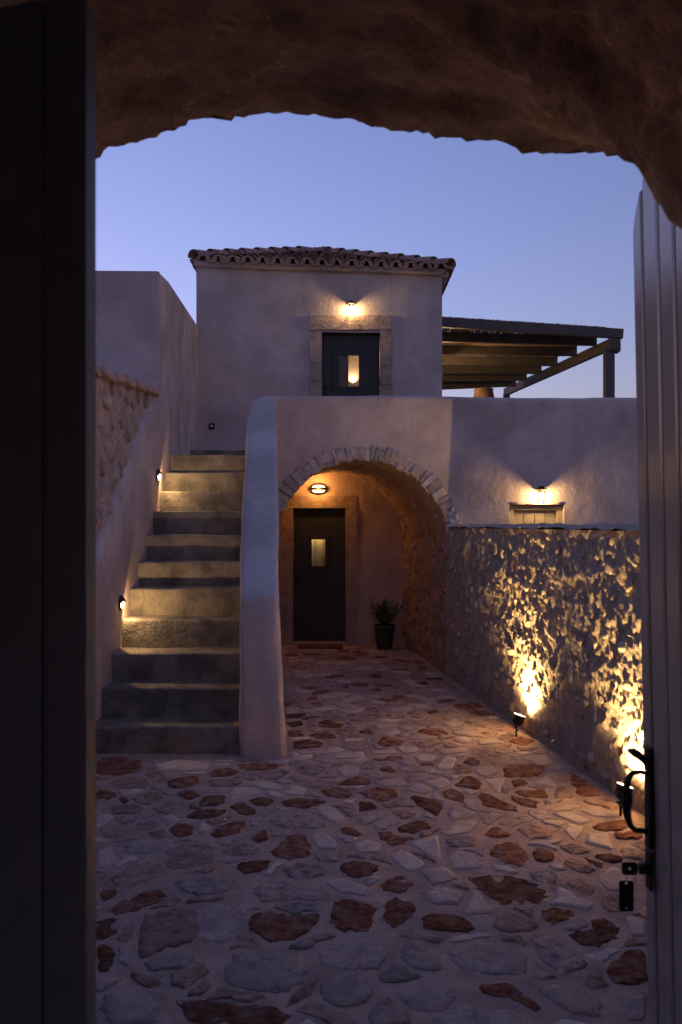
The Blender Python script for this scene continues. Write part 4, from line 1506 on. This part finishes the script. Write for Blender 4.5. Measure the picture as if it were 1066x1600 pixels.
for y in yy_:
    zt = leaf_top(y) - .006
    vv += [Vector((XD + .010, y, .032)), Vector((XD + .010, y, zt)), Vector((XD + .036, y, zt)), Vector((XD + .036, y, .032))]
for i in range(30):
    for j in range(4):
        ff.append((i * 4 + j, i * 4 + (j + 1) % 4, i * 4 + 4 + (j + 1) % 4, i * 4 + 4 + j))
obj('core', me_from('core', vv, ff, IRON, False), gr, tilt)

hy = 2.335
def HP(px, py):
    q = P(px, py, hy); return q
plate_z = (P(0, 1325, hy).z, P(0, 1166, hy).z)
hx0 = P(1012, 1240, hy).x
hnd = thing('gate_handle', 'black iron thumb latch pull handle on the open gate leaf', 'handle', (hx0, hy, plate_z[0]))
pl = box_me('back_plate', (.012, .042, plate_z[1] - plate_z[0]), IRON, .005, seg_=2)
obj('back_plate', pl, hnd, Matrix.Translation((hx0 + .004, hy, sum(plate_z) / 2)))
pts = [HP(1014, 1209), HP(1000, 1206), HP(988, 1208), HP(981, 1218), HP(979, 1232), HP(980, 1248), HP(979, 1262), HP(981, 1277), HP(985, 1290), HP(993, 1297), HP(1014, 1299)]
rad = [.006, .0065, .0075, .009, .012, .0155, .013, .010, .008, .0075, .0075]
sm, sr = [], []
for i in range(len(pts) - 1):
    for t in (0, .34, .67):
        sm.append(pts[i].lerp(pts[i + 1], t)); sr.append(rad[i] + (rad[i + 1] - rad[i]) * t)
sm.append(pts[-1]); sr.append(rad[-1])
v_, f_ = tube(sm, sr, 10)
obj('grip', me_from('grip', v_, f_, IRON), hnd)
pts = [HP(1012, 1196), HP(1006, 1188), HP(998, 1180), HP(990, 1175), HP(982, 1173)]
v_, f_ = tube([p for p in pts], [.007, .010, .0125, .0125, .006], 10)
cy = hy
v_ = [Vector((p.x, cy + (p.y - cy) * 1.5, p.z)) for p in v_]
obj('thumb_piece', me_from('thumb_piece', v_, f_, IRON), hnd)
cyl = HP(1010, 1357)
v_, f_ = lathe([(.0, 0), (.016, 0), (.016, .03), (.0, .03)], 16)
obj('lock_cylinder', me_from('lock_cylinder', [Vector((-a.z, a.y, a.x)) for a in v_], f_, IRON), hnd, Matrix.Translation((hx0 + .006, hy, cyl.z)))
pz = HP(0, 1357).z
box('lock_plate', (hx0, hy - .02, pz - .06), (hx0 + .008, hy + .02, pz + .055), IRON, hnd, bevel=.003)

kz = HP(984, 1357)
key = thing('key_with_fob', 'key in the gate lock with a black rectangular tag hanging', 'key', kz)
# key bow with a hole
def ring_plate(cx_, cz_, w, h, hole, y, t, rr=.35, n=28, hz=0):
    vv, ff = [], []
    for yy0 in (y - t / 2, y + t / 2):
        for i in range(n):
            a = 2 * math.pi * i / n
            ca, sa_ = math.cos(a), math.sin(a)
            e = rr
            vv.append(Vector((cx_ + w / 2 * math.copysign(abs(ca) ** e, ca), yy0, cz_ + h / 2 * math.copysign(abs(sa_) ** e, sa_))))
        for i in range(n):
            a = 2 * math.pi * i / n
            vv.append(Vector((cx_ + hole * math.cos(a), yy0, cz_ + hz + hole * math.sin(a))))
    for i in range(n):
        j = (i + 1) % n
        ff += [(i, j, n + j, n + i), (2 * n + j, 2 * n + i, 3 * n + i, 3 * n + j), (j, i, 2 * n + i, 2 * n + j), (n + i, n + j, 3 * n + j, 3 * n + i)]
    return vv, ff
s_ = hy / FPX
v_, f_ = ring_plate(HP(984, 0).x, HP(0, 1357).z, 24 * s_, 20 * s_, 2.6 * s_, hy, .004, .4, hz=0)
obj('bow', me_from('bow', v_, f_, IRON, False), key)
box('blade', (HP(995, 0).x, hy - .0015, pz - .004), (HP(1006, 0).x, hy + .0015, pz + .004), STEEL, key, bevel=.0005)
fcx, fz0, fz1 = HP(978.5, 0).x, HP(0, 1423).z, HP(0, 1376).z
v_, f_ = tube([Vector((HP(980, 0).x, hy, HP(0, 1362).z + .004 * 0)), Vector((fcx + .001, hy, HP(0, 1372).z)), Vector((fcx, hy, fz1 - .004))], .0016, 6)
obj('link', me_from('link', v_, f_, STEEL), key)
hgt = fz1 - fz0
v_, f_ = ring_plate(fcx, (fz0 + fz1) / 2 + hgt * .25, 22 * s_, hgt * .5, 2.2 * s_, hy - .001, .004, .25, hz=hgt * .17)
v2, f2 = ring_plate(fcx, (fz0 + fz1) / 2 - hgt * .249, 22 * s_, hgt * .5, 2.2 * s_, hy - .001, .004, .25, hz=-hgt * .16)
o = len(v_)
obj('fob', me_from('fob', v_ + v2, f_ + [tuple(q + o for q in x) for x in f2], FOB, False), key)
box('fob_centre', (fcx - 10.5 * s_, hy - .0035, (fz0 + fz1) / 2 - hgt * .2), (fcx + 10.5 * s_, hy + .0015, (fz0 + fz1) / 2 + hgt * .2), FOB, key, bevel=.001)

# left leaf, closed, its dark outer face towards the camera
gl = thing('dark_gate_leaf', 'near black boarded gate leaf filling the left edge of the view', 'gate', (-.7, 1.43, 0))
xr_ = -.4455
ex = [xr_, xr_ - .078, xr_ - .20, xr_ - .32, xr_ - .44, xr_ - .56]
def lt(x):
    return EYE + .925 - .10 * ((x - xr_) / -.2) ** 1.6 * .35
for b1, b0 in zip(ex, ex[1:]):
    n = 6
    vv, ff = [], []
    for i, x in enumerate(lin(b0 + .002, b1 - .002, n)):
        ch = .004 if i in (0, n) else 0
        zt = lt(x)
        vv += [Vector((x, 1.40 + ch, .03)), Vector((x, 1.40 + ch, zt)), Vector((x, 1.46, zt)), Vector((x, 1.46, .03))]
    for i in range(n):
        for j in range(4):
            ff.append((i * 4 + j, i * 4 + (j + 1) % 4, i * 4 + 4 + (j + 1) % 4, i * 4 + 4 + j))
    ff += [(0, 3, 2, 1), (n * 4, n * 4 + 1, n * 4 + 2, n * 4 + 3)]
    obj('board', me_from('board', vv, ff, BLACKDOOR, False), gl)
